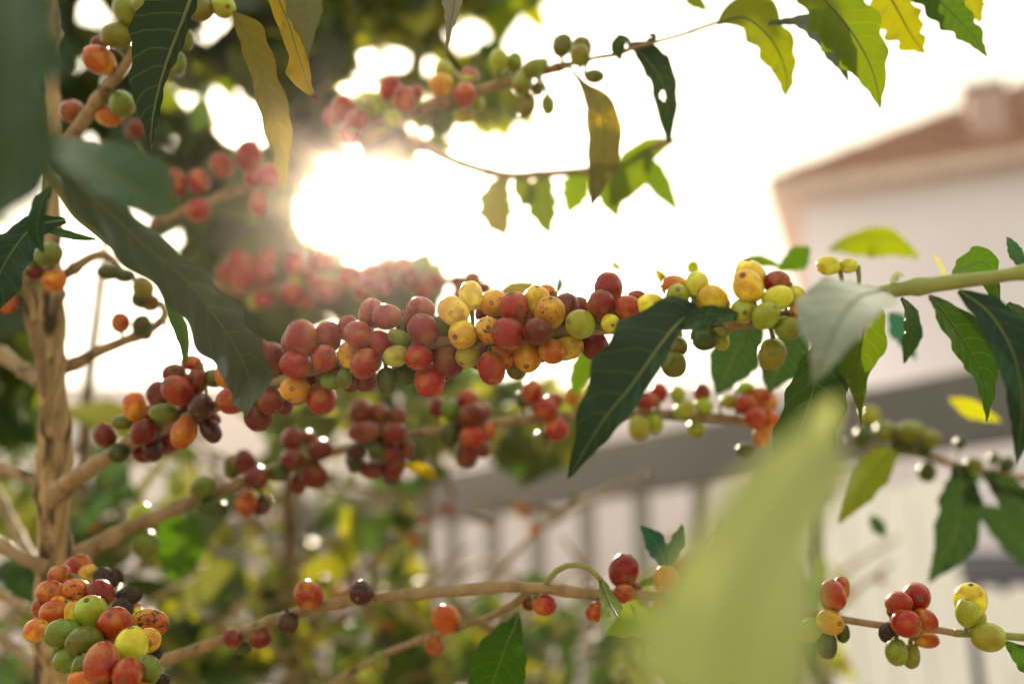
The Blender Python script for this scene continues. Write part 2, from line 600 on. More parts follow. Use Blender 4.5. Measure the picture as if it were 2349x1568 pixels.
class Branch:
    def __init__(self, name, label, cat, group=None):
        self.name, self.label, self.cat, self.group = name, label, cat, group
        self.paths, self.root, self.specs = [], None, []

    def stem(self, pan, pts, mat=M_TWIG, name='stem', sides=12, nodes=True, rough=0.12, n=None, carry=True):
        path = world_path(pan, pts, n)
        if self.root is None:
            self.root = empty(self.name, path[0][0], self.label, self.cat, self.group)
        add_tube(name, path, mat, self.root, sides, rough, nodes, random.random() * 9)
        if carry:
            self.paths.append(path)
        return path

    def nearest(self, vx, vy):
        best = None
        for path in self.paths:
            for i, (p, r) in enumerate(path):
                x, y, d = proj(p)
                q = (x - vx) ** 2 + (y - vy) ** 2
                if best is None or q < best[0]:
                    best = (q, d, r, p)
        return best

    def cherries(self, pan, rows, dz=0.0):
        for row in rows:
            x, y, rx, ry, key = row[:5]
            o = row[5] if len(row) > 5 else {}
            self.specs.append((pan, x, y, rx, ry, key, o, dz))

    def grow(self, stalks=True):
        items = []
        for k, (pan, x, y, rx, ry, key, o, dz) in enumerate(self.specs):
            vx, vy = pv(pan, x, y)
            sc_ = 1.0 if pan == 'V' else 1 / ZS
            q, ds, rs, sp = self.nearest(vx, vy)
            a = 0.5 * (rx + ry) * sc_ * ds / FPX
            dist = math.sqrt(q) * ds / FPX
            need = math.sqrt(max(0.0, (a * 0.98 + rs) ** 2 - dist ** 2))
            z = o.get('z', 0.4)
            d = ds - math.copysign(need, z) - z * 0.002 + dz + o.get('dz', 0.0)
            items.append(dict(vx=vx, vy=vy, d=d, ds=ds, rx=rx * sc_, ry=ry * sc_, key=key, o=o, z=z, pan=pan, k=k, x=x, y=y, prx=rx, pry=ry, d0=d))
        for it in range(60):
            moved = False
            for i in range(len(items)):
                A = items[i]
                ra = 0.5 * (A['rx'] + A['ry'])
                for j in range(i + 1, len(items)):
                    Bq = items[j]
                    rb = 0.5 * (Bq['rx'] + Bq['ry'])
                    dx, dy = A['vx'] - Bq['vx'], A['vy'] - Bq['vy']
                    lim = (ra + rb) * 0.93
                    if dx * dx + dy * dy >= lim * lim:
                        continue
                    dm = 0.5 * (A['d'] + Bq['d'])
                    want = math.sqrt(lim * lim - dx * dx - dy * dy) * dm / FPX
                    gap = A['d'] - Bq['d']
                    if abs(gap) >= want:
                        if (A['z'] - Bq['z']) * gap <= 0 or abs(A['z'] - Bq['z']) < 0.3:
                            continue
                    front = (A['z'] > Bq['z']) if A['z'] != Bq['z'] else (ra > rb)
                    tgt = -want if front else want          # wanted A.d - B.d
                    e = (tgt - gap) * 0.3
                    A['d'] += e
                    Bq['d'] -= e
                    moved = True
            for A in items:
                A['d'] += (A['d0'] - A['d']) * 0.02
                A['d'] = min(max(A['d'], A['ds'] - 0.034), A['ds'] + 0.034)
            if not moved:
                break
        for A in items:
            c = P(A['vx'], A['vy'], A['d'])
            q, ds, rs, sp = self.nearest(A['vx'], A['vy'])
            rnd = random.Random(int(A['vx'] * 7 + A['vy'] * 13))
            o = A['o']
            ratio = max(A['rx'], A['ry']) / min(A['rx'], A['ry'])
            el = 1.19
            if 'nav' in o:
                nx, ny = (o['nav'][0] - A['x']) / A['prx'], (o['nav'][1] - A['y']) / A['pry']
                ln = math.hypot(nx, ny)
                if ln > 0.97:
                    nx, ny = nx / ln * 0.97, ny / ln * 0.97
                nz = math.sqrt(max(0.0, 1 - nx * nx - ny * ny))
                ax = (R * nx - U * ny + B * nz).normalized()
                a = 0.5 * (A['rx'] + A['ry']) * A['d'] / FPX * 1.05
            elif ratio > 1.12:
                big, small = max(A['rx'], A['ry']), min(A['rx'], A['ry'])
                t = o.get('tilt', 0.0) if A['rx'] > A['ry'] else o.get('tilt', 0.0) + 90
                ax = R * math.cos(math.radians(t)) + U * math.sin(math.radians(t))
                if ax.dot(c - sp) < 0:
                    ax = -ax
                ax = (ax + B * rnd.uniform(-0.15, 0.2)).normalized()
                a = small * A['d'] / FPX * 1.05
                el = min(ratio, 1.5)
            else:
                ax = (c - sp).normalized() * 0.8 + Vector((rnd.uniform(-1, 1), rnd.uniform(-1, 1), rnd.uniform(-1, 1))) * 0.45
                ax.normalize()
                a = 0.5 * (A['rx'] + A['ry']) * A['d'] / FPX * 1.05
                el = 1.14 + rnd.uniform(0, 0.06)
            dry = A['key'] == 'B'
            me = DRYM[rnd.randrange(3)] if dry else CHERRY[rnd.randrange(5)]
            co = link('dried_cherry' if dry else 'cherry', me, None, self.root)
            qn = ax.to_track_quat('Z', 'Y').to_matrix().to_4x4()
            rot = Matrix.Rotation(rnd.uniform(0, 6.28), 4, 'Z')
            sxy = (1 + rnd.uniform(-0.02, 0.02))
            co.matrix_world = Matrix.Translation(c) @ qn @ rot @ Matrix.Diagonal((a * sxy, a / sxy, a * el, 1))
            if not dry:
                base, sp_ = TONE[A['key']]
                f = rnd.uniform(0.86, 1.14)
                co.color = (base[0] * f, base[1] * f * rnd.uniform(0.85, 1.18), base[2] * f, o.get('s', sp_))
                so = link('scar', SCAR, None, co)
                so.matrix_parent_inverse = Matrix()
                so.location = (0, 0, 0.948)
                k_ = rnd.uniform(0.85, 1.2)
                so.scale = (k_, k_, 1)
            if stalks:
                b0 = c - ax * a * el * 0.9
                mp = (b0 + sp) * 0.5 - ax * a * 0.35
                L = (sp - b0).length
                if L > 0.0035:
                    pth = [(Vector(t[:3]), t[3]) for t in catmull([(*b0, 0.0013), (*mp, 0.0009), (*sp, 0.0011)], 8)]
                    vs, fs = tube_data(pth, 7)
                    inv = co.matrix_world.inverted()
                    st = bpy.data.objects.new('stalk', mesh_from('stalk', [inv @ v for v in vs], fs))
                    st.data.materials.append(M_STALK if A['key'] not in 'MB' else M_NODE)
                    COL.objects.link(st)
                    st.parent = co
                    st.matrix_parent_inverse = Matrix()


# ---------------------------------------------------------------- leaves
def leaf(pan, spine, wr, wl, col, yel=0.1, parent=None, name='leaf', mat=None, fold=0.18, wave=0.10, waves=3.2, edge=0.05, roll=0.0,
         roll2=None, label=None, group=None, corr=0.05, rib=True, hole=None, n=44, petiole=None, seed=None, curl=0.0, cup=0.0, side=None):
    """spine: [(x, y, depth)] from base to tip; wr / wl: half widths on the traveller's right and left, in layout units."""
    rnd = random.Random(seed if seed is not None else int(spine[0][0] * 3 + spine[-1][1] * 5))
    s_ = 1.0 if pan == 'V' else 1 / ZS
    k = len(spine)
    q = []
    for i, (x, y, d) in enumerate(spine):
        vx, vy = pv(pan, x, y)
        p = P(vx, vy, d)
        q.append((p.x, p.y, p.z, wr[i] * s_ * d / FPX, wl[i] * s_ * d / FPX))
    q = catmull(q, n)
    ph1, ph2 = rnd.uniform(0, 6), rnd.uniform(0, 6)
    m = 13                                              # points across: odd, the middle one on the midrib
    vs, fs, uvs = [], [], []
    rolla, rollb = math.radians(roll), math.radians(roll if roll2 is None else roll2)
    ribpath = []
    wmax = max(max(t[3], t[4]) for t in q)
    for i, t in enumerate(q):
        p = Vector(t[:3])
        a, b = Vector(q[max(i - 1, 0)][:3]), Vector(q[min(i + 1, n - 1)][:3])
        tg = (b - a).normalized()
        sr = F.cross(tg)
        if sr.length < 0.2:
            sr = R.copy()
        sr.normalize()
        nn = sr.cross(tg).normalized()
        if nn.dot(B) < 0:
            nn = -nn
        f = i / (n - 1)
        ra = rolla + (rollb - rolla) * f
        s2 = sr * math.cos(ra) + nn * math.sin(ra)
        n2 = nn * math.cos(ra) - sr * math.sin(ra)
        cr = max(math.cos(ra), 0.25)
        ribpath.append((p + n2 * 0.0002, max(0.0011 * (1 - f * 0.85), 0.00022) * (wmax / 0.022)))
        for j in range(m):
            u = (j - (m - 1) / 2) / ((m - 1) / 2)
            au = abs(u)
            w_ = (max(t[3], 0.0002) if u > 0 else max(t[4], 0.0002)) / cr
            ph = ph1 if u > 0 else ph2
            wv = math.sin(2 * math.pi * waves * f + ph) + 0.5 * math.sin(2 * math.pi * waves * 1.9 * f + ph * 2.1)
            w2 = w_ * (1 + edge * au * math.sin(2 * math.pi * waves * 1.6 * f + ph * 1.7))
            off = fold * au * w_ + wave * wv * au ** 2 * wmax * min(1.0, w_ / wmax * 1.6)
            off += cup * au * au * w_
            off += corr * wmax * math.sin(2 * math.pi * 10 * (f - 0.13 * au ** 1.4)) * au * (1 - au * 0.5) * 1.4
            vs.append(p + s2 * (w2 * u) + n2 * off)
            uvs.append(((u + 1) / 2, f))
        if i:
            for j in range(m - 1):
                a0 = (i - 1) * m + j
                if hole:
                    hu, hv, ru, rv = hole
                    uu, vv = (j + 0.5) / (m - 1), (i - 0.5) / (n - 1)
                    if ((uu - hu) / ru) ** 2 + ((vv - hv) / rv) ** 2 < 1:
                        continue
                fs.append((a0, a0 + 1, a0 + 1 + m, a0 + m))
    top = parent is None
    me = mesh_from(name, vs, fs, True, uvs)
    me.materials.append(mat or M_LEAF)
    base = Vector(q[0][:3])
    if top:
        root = empty('coffee_leaf', base, label, 'leaf', group)
        bl = link('blade', me, None, root)
        host = root
    else:
        bl = link('leaf', me, None, parent)
        host = bl
    bl.color = (*col, yel)
    if rib:
        v2, f2 = tube_data(ribpath[:-2], 6)
        rb = bpy.data.objects.new('midrib', mesh_from('midrib', v2, f2))
        rb.data.materials.append(M_RIB)
        COL.objects.link(rb)
        rb.parent = host
        rb.matrix_parent_inverse = host.matrix_world.inverted()
    if petiole:
        pts = [(*P(*pv(pan, x, y), d), r) for x, y, d, r in petiole]
        pth = [(Vector(t[:3]), t[3]) for t in catmull(pts, 8)]
        v3, f3 = tube_data(pth, 8)
        pt = bpy.data.objects.new('petiole', mesh_from('petiole', v3, f3))
        pt.data.materials.append(M_SHOOT)
        COL.objects.link(pt)
        pt.parent = host
        pt.matrix_parent_inverse = host.matrix_world.inverted()
    return host


# leaf colours
DG, MG, BG, YG, YL = (0.010, 0.028, 0.008), (0.018, 0.050, 0.009), (0.035, 0.085, 0.009), (0.11, 0.13, 0.012), (0.20, 0.17, 0.014)
TEAL, GREY, OLV = (0.012, 0.05, 0.034), (0.045, 0.07, 0.05), (0.085, 0.085, 0.016)


# ---------------------------------------------------------------- the setting: ground, walls, house, fence
def box_data(lo, hi, M=None):
    x0, y0, z0 = lo
    x1, y1, z1 = hi
    v = [Vector(p) for p in ((x0, y0, z0), (x1, y0, z0), (x1, y1, z0), (x0, y1, z0), (x0, y0, z1), (x1, y0, z1), (x1, y1, z1), (x0, y1, z1))]
    if M is not None:
        v = [M @ p for p in v]
    f = [(0, 3, 2, 1), (4, 5, 6, 7), (0, 1, 5, 4), (1, 2, 6, 5), (2, 3, 7, 6), (3, 0, 4, 7)]
    return v, f


def boxes(name, items, mat, parent=None, bevel=0.0):
    vs, fs = [], []
    for lo, hi, M in items:
        v, f = box_data(lo, hi, M)
        fs += [tuple(i + len(vs) for i in q) for q in f]
        vs += v
    o = link(name, mesh_from(name, vs, fs, False), mat, parent)
    if bevel:
        b = o.modifiers.new('bevel', 'BEVEL')
        b.width = bevel
        b.segments = 2
    return o


M_SOIL = plain_material("pale_bounce_soil", (0.38, 0.29, 0.20), 0.95, 0.5, 1.2, 0.02, col2=(0.26, 0.21, 0.13))  # unseen ground, made pale to bounce light onto the walls
M_RENDERED = plain_material("pale_pink_wall_render", (0.88, 0.80, 0.88), 0.85, 0.06, 0.8, 0.004)
M_HOUSE = plain_material("white_house_render", (0.80, 0.77, 0.87), 0.85, 0.07, 0.6, 0.004)
M_TILE = roof_tile_material()
M_SOFFIT = plain_material("eave_boards", (0.64, 0.52, 0.46), 0.7, 0.15, 2.0)
M_STEEL = plain_material("grey_painted_steel", (0.098, 0.099, 0.104), 0.5, 0.2, 1.5)
M_SLAT = plain_material("light_grey_slat", (0.24, 0.23, 0.225), 0.6, 0.2, 1.5)  # a lighter grey than the beam
M_WHITE = plain_material("white_painted_boards", (0.92, 0.93, 0.98), 0.55, 0.07, 2.0)
M_SLATE = plain_material("dark_slate_sheet", (0.05, 0.06, 0.085), 0.5, 0.3, 1.5)
M_GLASS = plain_material("window_glass_dull", (0.40, 0.40, 0.43), 0.15, 0.2, 1.0, spec=0.7)

ground = boxes('ground', [((-60, -20, -0.3), (60, 120, 0.0), None)], M_SOIL)
tag(ground, kind='structure')

# garden wall behind the fence
gw = empty('garden_wall', Vector((0.0, 7.4, 0)), 'long pale pink rendered garden wall behind the grey steel fence', 'wall')
boxes('wall_face', [((-9, 7.4, 0), (3.2, 7.62, 3.14), None)], M_RENDERED, gw)
boxes('coping', [((-9.05, 7.36, 3.142), (3.24, 7.66, 3.21), None)], M_HOUSE, gw, 0.01)

# the house: hip roof of clay tiles over white walls
ec = P(1770, 432, 9.0)                        # the corner of the eaves nearest to us
u_ = Vector((0.937, -0.35, 0.0))             # along the facade
n_ = Vector((0.35, 0.937, 0.0))              # into the house
MH = Matrix.Translation(Vector((ec.x, ec.y, 0))) @ Matrix(((u_.x, n_.x, 0, 0), (u_.y, n_.y, 0, 0), (0, 0, 1, 0), (0, 0, 0, 1)))
house = empty('house', Vector((ec.x, ec.y, 0)), 'white house with a brown clay tile hip roof behind the garden', 'house')
EZ, HW, HD, OV = ec.z, 11.0, 9.0, 0.22
boxes('wall', [((OV, OV, 0), (HW - OV, HD - OV, EZ - 0.06), MH)], M_HOUSE, house)
boxes('soffit', [((0, 0, EZ - 0.055), (HW, HD, EZ - 0.005), MH)], M_SOFFIT, house)
boxes('fascia', [((-0.02, -0.03, EZ - 0.07), (HW, -0.002, EZ + 0.02), MH), ((-0.03, -0.002, EZ - 0.07), (-0.002, HD, EZ + 0.02), MH)], M_SOFFIT, house)
pit = 0.74


def roof_rows():
    vs, fs = [], []

    def quad(a, b, c, d):
        i = len(vs)
        vs.extend(MH @ Vector(p) for p in (a, b, c, d))
        fs.append((i, i + 1, i + 2, i + 3))
    rows = 18
    run = HD / 2
    for r in range(rows):                     # stepped tile courses on the four slopes
        t0, t1 = run * r / rows, run * (r + 1) / rows
        z0, z1 = EZ + t0 * pit + 0.035, EZ + t1 * pit
        zb = EZ + t0 * pit
        L = [((t0, t0), (HW - t0, t0), (HW - t1, t1), (t1, t1)),
             ((t0, HD - t0), (t0, t0), (t1, t1), (t1, HD - t1)),
             ((HW - t0, t0), (HW - t0, HD - t0), (HW - t1, HD - t1), (HW - t1, t1)),
             ((HW - t0, HD - t0), (t0, HD - t0), (t1, HD - t1), (HW - t1, HD - t1))]
        for a, b, c, d in L:
            m = 60
            for k in range(m):
                f0, f1 = k / m, (k + 1) / m
                lp = lambda p, q, f: (p[0] + (q[0] - p[0]) * f, p[1] + (q[1] - p[1]) * f)
                h0, h1 = (0.025 if k % 2 else 0.0), (0.0 if k % 2 else 0.025)
                a0, a1, c0, c1 = lp(a, b, f0), lp(a, b, f1), lp(d, c, f0), lp(d, c, f1)
                quad((*a0, z0 + h0), (*a1, z0 + h1), (*c1, z1 + h1), (*c0, z1 + h0))
                quad((*a0, zb - 0.01), (*a1, zb - 0.01), (*a1, z0 + h1), (*a0, z0 + h0))
    return mesh_from('roof', vs, fs, False)


roof = link('roof', roof_rows(), M_TILE, house)
hips = []
for e0, e1 in (((0, 0), (HD / 2, HD / 2)), ((HW, 0), (HW - HD / 2, HD / 2))):
    a, b = MH @ Vector((*e0, EZ + 0.05)), MH @ Vector((*e1, EZ + HD / 2 * pit + 0.05))
    hv, hf = tube_data([(a.lerp(b, i / 20), 0.06 + 0.012 * (i % 2)) for i in range(21)], 8)
    hips.append((hv, hf))
hv = hips[0][0] + hips[1][0]
hf = hips[0][1] + [tuple(i + len(hips[0][0]) for i in f) for f in hips[1][1]]
link('hip_tile', mesh_from('hip_tile', hv, hf), M_TILE, roof)
cx, cy = 1.78, 0.72
M_CHIM = plain_material("pinkish_chimney_render", (0.50, 0.36, 0.35), 0.85, 0.2, 2.0)
ch = boxes('chimney', [((cx, cy, EZ + 0.4), (cx + 0.30, cy + 0.34, EZ + cy * pit + 0.50), MH), ((cx - 0.04, cy - 0.04, EZ + cy * pit + 0.502), (cx + 0.34, cy + 0.38, EZ + cy * pit + 0.56), MH)], M_CHIM, house)
wf = boxes('window', [((2.55, OV - 0.035, 2.9), (2.63, OV + 0.02, 4.3), MH), ((3.72, OV - 0.035, 2.9), (3.80, OV + 0.02, 4.3), MH),
                      ((2.634, OV - 0.035, 2.9), (3.716, OV + 0.02, 2.98), MH), ((2.634, OV - 0.035, 4.22), (3.716, OV + 0.02, 4.3), MH)], M_WHITE, house)
boxes('pane', [((2.634, OV - 0.012, 2.984), (3.716, OV + 0.01, 4.216), MH)], M_GLASS, wf)

# the grey steel fence: a deep top beam over upright slats
fp0 = Vector((-0.70, 5.79, 0))
e_ = Vector((0.670, -0.743, 0)).normalized()
g_ = Vector((0.743, 0.670, 0)).normalized()
MF = Matrix.Translation(fp0) @ Matrix(((e_.x, g_.x, 0, 0), (e_.y, g_.y, 0, 0), (0, 0, 1, 0), (0, 0, 0, 1)))
fence = empty('slatted_fence', fp0, 'grey steel fence with a deep top beam over upright slats', 'fence')
boxes('top_beam', [((-6.5, -0.03, 1.945), (4.4, 0.05, 2.20), MF)], M_STEEL, fence, 0.006)
boxes('bottom_rail', [((-6.5, -0.02, 0.15), (2.55, 0.04, 0.24), MF)], M_STEEL, fence)
k = 0
s = -6.4
while s < 2.6:
    boxes('slat', [((s, -0.015, 0.242), (s + 0.072, 0.025, 1.943), MF)], M_SLAT, fence)
    s += 0.33
for s in (-6.49, -3.4, -0.3, 2.64, 4.30):
    boxes('post', [((s, 0.052, 0.0), (s + 0.08, 0.13, 2.19), MF)], M_STEEL, fence)

gate = empty('board_gate', MF @ Vector((2.72, 0, 0)), 'tall white painted board gate beneath the grey beam', 'gate')
for i in range(4):
    boxes('board', [((2.76 + i * 0.125, -0.02, 0.06), (2.76 + i * 0.125 + 0.117, 0.015, 1.83 + 0.012 * (i % 2)), MF)], M_WHITE, gate, 0.005)
boxes('rail', [((2.76, 0.017, 0.5), (3.25, 0.05, 0.6), MF), ((2.76, 0.017, 1.4), (3.25, 0.05, 1.5), MF)], M_WHITE, gate)

pick = empty('picket_fence', MF @ Vector((3.3, 0, 0)), 'low white picket fence with rounded tops beside the gate', 'fence')
for i in range(11):
    s = 3.30 + i * 0.098
    vs, fs = [], []
    prof = [(0, 0.05), (0.09, 0.05)] + [(0.045 + 0.045 * math.cos(a), 1.44 + 0.045 * math.sin(a)) for a in [math.pi * j / 10 for j in range(11)]]
    for y_ in (-0.02, 0.0):
        vs += [MF @ Vector((s + x_, y_, z_)) for x_, z_ in prof]
    m_ = len(prof)
    fs = [tuple(range(m_)), tuple(range(m_, 2 * m_))[::-1]] + [(j, (j + 1) % m_, (j + 1) % m_ + m_, j + m_) for j in range(m_)]
    link('picket', mesh_from('picket', vs, fs, False), M_WHITE, pick)
boxes('rail', [((3.30, 0.002, 0.4), (4.38, 0.03, 0.48), MF), ((3.30, 0.002, 1.15), (4.38, 0.03, 1.23), MF)], M_WHITE, pick)

shed = empty('garden_shed', Vector((2.9, 5.2, 0)), 'low dark slate blue shed behind the white picket fence', 'shed')
boxes('wall', [((2.02, 4.9, 0), (4.6, 6.6, 1.62), None)], M_SLATE, shed)
vs = [Vector(p) for p in ((1.9, 4.75, 1.62), (4.75, 4.75, 1.62), (4.75, 6.75, 1.85), (1.9, 6.75, 1.85), (1.9, 4.75, 1.68), (4.75, 4.75, 1.68), (4.75, 6.75, 1.91), (1.9, 6.75, 1.91))]
link('roof', mesh_from('roof', vs, box_data((0, 0, 0), (1, 1, 1))[1], False), M_SLATE, shed)


# ---------------------------------------------------------------- trees and bushes behind
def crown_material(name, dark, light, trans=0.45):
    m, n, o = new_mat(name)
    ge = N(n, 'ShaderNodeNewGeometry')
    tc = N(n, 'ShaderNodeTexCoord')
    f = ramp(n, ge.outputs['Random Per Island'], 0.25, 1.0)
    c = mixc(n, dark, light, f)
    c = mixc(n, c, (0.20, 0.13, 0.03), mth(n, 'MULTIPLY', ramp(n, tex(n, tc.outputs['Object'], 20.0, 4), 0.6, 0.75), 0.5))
    p = N(n, 'ShaderNodeBsdfPrincipled')
    n.links.new(c, p.inputs['Base Color'])
    p.inputs['Roughness'].default_value = 0.4
    tr = N(n, 'ShaderNodeBsdfTranslucent')
    hs = N(n, 'ShaderNodeHueSaturation')
    hs.inputs['Hue'].default_value = 0.475
    hs.inputs['Saturation'].default_value = 1.1
    hs.inputs['Value'].default_value = 3.0
    n.links.new(c, hs.inputs['Color'])
    n.links.new(hs.outputs[0], tr.inputs['Color'])
    ms = N(n, 'ShaderNodeMixShader')
    ms.inputs[0].default_value = trans
    n.links.new(p.outputs[0], ms.inputs[1])
    n.links.new(tr.outputs[0], ms.inputs[2])
    n.links.new(ms.outputs[0], o.inputs[0])
    return m


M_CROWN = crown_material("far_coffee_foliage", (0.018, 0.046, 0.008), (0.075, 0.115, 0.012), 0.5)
M_BRIGHT = crown_material("yellow_green_coffee_foliage", (0.045, 0.10, 0.014), (0.20, 0.23, 0.02), 0.5)  # paler yellow-green leaves for the second crown


M_GREEN = crown_material("green_bush_foliage", (0.02, 0.045, 0.010), (0.14, 0.16, 0.018), 0.45)
M_BUSH = crown_material("dull_bush_foliage", (0.016, 0.048, 0.010), (0.13, 0.145, 0.030), 0.4)


def small_leaf(c, tg, nn, L, W, bend, vs, fs):
    tg = tg.normalized()
    s = tg.cross(nn).normalized()
    nn = s.cross(tg).normalized()
    prof = [(0.0, 0.04), (0.15, 0.6), (0.35, 1.0), (0.6, 0.9), (0.82, 0.45), (1.0, 0.02)]
    i0 = len(vs)
    for f, wd in prof:
        cen = c + tg * (L * (f - 0.5)) - nn * (bend * L * (f - 0.4) ** 2)
        wv = math.sin(f * 17 + L * 900) * 0.06
        vs.extend([cen - s * (W * wd * (1 + wv)) + nn * (W * wd * 0.25), cen, cen + s * (W * wd * (1 - wv)) + nn * (W * wd * 0.25)])
    for k in range(len(prof) - 1):
        a = i0 + k * 3
        fs.append((a, a + 1, a + 4, a + 3))
        fs.append((a + 1, a + 2, a + 5, a + 4))
    return i0


def inside(poly, x, y):
    r = False
    j = len(poly) - 1
    for i in range(len(poly)):
        xi, yi = poly[i]
        xj, yj = poly[j]
        if (yi > y) != (yj > y) and x < (xj - xi) * (y - yi) / (yj - yi) + xi:
            r = not r
        j = i
    return r


GAPS_SEEN = [(510, 230, 42, 52), (538, 295, 40, 60), (448, 352, 36, 42), (197, 168, 36, 28), (190, 215, 34, 28), (213, 28, 60, 48), (384, 205, 30, 55),
        (520, 50, 34, 36), (597, 280, 22, 40), (462, 150, 24, 24), (823, 95, 34, 36), (850, 145, 40, 42), (915, 140, 46, 42), (795, 225, 40, 46), (853, 208, 36, 34),
        (985, 148, 30, 32), (1048, 62, 28, 28), (1085, 80, 32, 30), (1062, 100, 26, 26), (1185, 50, 34, 30), (1185, 115, 44, 46), (1320, 40, 78, 75), (1390, 70, 60, 70), (1080, 80, 44, 44), (690, 70, 20, 24),
        (1230, 130, 34, 34)]

_g = random.Random(77)
GAPS_SEEN += [(_g.uniform(130, 800), _g.uniform(0, 330), _g.uniform(28, 37), _g.uniform(28, 37)) for _ in range(36)]
GAPS_SEEN += [(_g.uniform(800, 1280), _g.uniform(0, 200), _g.uniform(28, 36), _g.uniform(28, 36)) for _ in range(18)]
GAPS = [(a, b, max(rx - 20, 7), max(ry - 20, 7)) for a, b, rx, ry in GAPS_SEEN]      # the blur widens them


def crown(name, tree, polys, count, dr, mat, LW=(0.10, 0.15), gaps=True, up=0.15):
    """Leaves spread through a volume of air: each at its own place and distance, none across the gaps where the sky shows."""
    rnd = random.Random(count)
    vs, fs = [], []
    xs = [p[0] for q in polys for p in q]
    ys = [p[1] for q in polys for p in q]
    tries = placed = 0
    while placed < count and tries < count * 150:
        tries += 1
        x, y = rnd.uniform(min(xs), max(xs)), rnd.uniform(min(ys), max(ys))
        if not any(inside(q, x, y) for q in polys):
            continue
        d = rnd.uniform(*dr)
        if gaps != 'all' and rnd.random() < 0.75 * math.exp(-(((x - SUN_PX[0]) / 270) ** 2 + ((y - SUN_PX[1]) / 230) ** 2)):
            continue
        c = P(x, y, d)
        tg = Vector((rnd.uniform(-0.8, 0.8), rnd.uniform(-0.6, 0.6), -rnd.uniform(0.25, 1.0) + up))
        nn = Vector((rnd.uniform(-0.6, 0.6), -1 + rnd.uniform(-0.4, 0.7), rnd.uniform(-0.2, 0.9)))
        L = rnd.uniform(*LW)
        v0, f0 = [], []
        small_leaf(c, tg, nn, L, L * rnd.uniform(0.18, 0.25), rnd.uniform(-0.2, 0.6), v0, f0)
        ok = True
        for v in v0:
            px, py, _ = proj(v)
            if gaps and any(((px - a) / rx) ** 2 + ((py - b) / ry) ** 2 < 1 for a, b, rx, ry in GAPS):
                ok = False
                break
        if not ok:
            continue
        placed += 1
        fs += [tuple(i + len(vs) for i in f) for f in f0]
        vs += v0
    return link(name, mesh_from(name, vs, fs), mat, tree)


def grounded(pan, pts, n=None):
    path = world_path(pan, pts, n)
    p0, r0 = path[0]
    g = [(Vector((p0.x, p0.y, 0)).lerp(p0, i / 6), r0 * (1.25 - 0.04 * i)) for i in range(6)]
    return g + path


def tree(name, label, group, trunk_pts, limbs=()):
    path = grounded('V', trunk_pts)
    t = empty(name, path[0][0], label, 'tree', group)
    add_tube('trunk', path, M_BARK, t, 12, 0.2, True, 2.0)
    for l in limbs:
        add_tube('limb', world_path('V', l), M_BARK, t, 8, 0.15, True, 1.0)
    return t


TG = 'coffee trees standing behind'
t1 = tree('coffee_tree', 'dark leafy coffee tree behind the trunk, its crown full of round sky gaps', TG,
          [(205, 1700, 13, 1.10), (188, 1100, 13, 1.15), (235, 620, 11, 1.25), (300, 180, 8, 1.3), (330, -60, 5, 1.35)],
          [[(235, 620, 7, 1.25), (420, 480, 5, 1.3), (560, 420, 3, 1.35)], [(270, 350, 7, 1.27), (160, 180, 5, 1.3), (60, 60, 3, 1.3)]])
POLY1 = [(-120, -90), (800, -90), (815, 60), (760, 140), (705, 200), (690, 255), (640, 330), (650, 420), (600, 545), (575, 600), (500, 560), (470, 500), (405, 505),
         (330, 400), (230, 330), (120, 310), (-120, 300)]
POLY1B = [(-70, 640), (70, 640), (80, 760), (60, 1000), (-70, 1010)]
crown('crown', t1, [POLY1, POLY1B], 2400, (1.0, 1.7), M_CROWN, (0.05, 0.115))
t2 = tree('coffee_tree', 'paler coffee tree behind the sun glare with leaves hanging across the top', TG,
          [(668, 1700, 17, 1.3), (664, 1120, 17, 1.3), (640, 700, 13, 1.3), (720, 260, 9, 1.3), (830, -60, 6, 1.35)],
          [[(700, 350, 7, 1.2), (860, 290, 5, 1.2), (1010, 240, 3, 1.25)], [(640, 700, 8, 1.3), (520, 640, 5, 1.3), (420, 610, 3, 1.3)]])
POLY2 = [(640, -90), (1290, -90), (1305, 40), (1260, 130), (1190, 190), (1180, 262), (1100, 275), (1060, 210), (1000, 190), (930, 205), (900, 250), (860, 300), (790, 330),
         (740, 300), (700, 230), (640, 200)]
POLY2B = [(430, 560), (520, 590), (640, 545), (700, 560), (860, 620), (960, 610), (1010, 650), (950, 730), (860, 740), (790, 740), (760, 700), (690, 760), (590, 800), (520, 730), (430, 680)]
POLY2C = [(770, 225), (905, 260), (985, 320), (960, 395), (880, 345), (800, 345), (735, 372)]
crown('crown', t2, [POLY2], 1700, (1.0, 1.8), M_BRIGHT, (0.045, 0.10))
POLY2D = [(625, 130), (780, 255), (770, 295), (900, 275), (1060, 235), (1055, 300), (985, 350), (900, 335), (800, 345), (740, 345), (670, 430), (610, 400), (640, 300)]
crown('lower_crown', t2, [POLY2B, POLY2C, POLY2D], 420, (1.0, 1.4), M_CROWN, (0.05, 0.08), False)


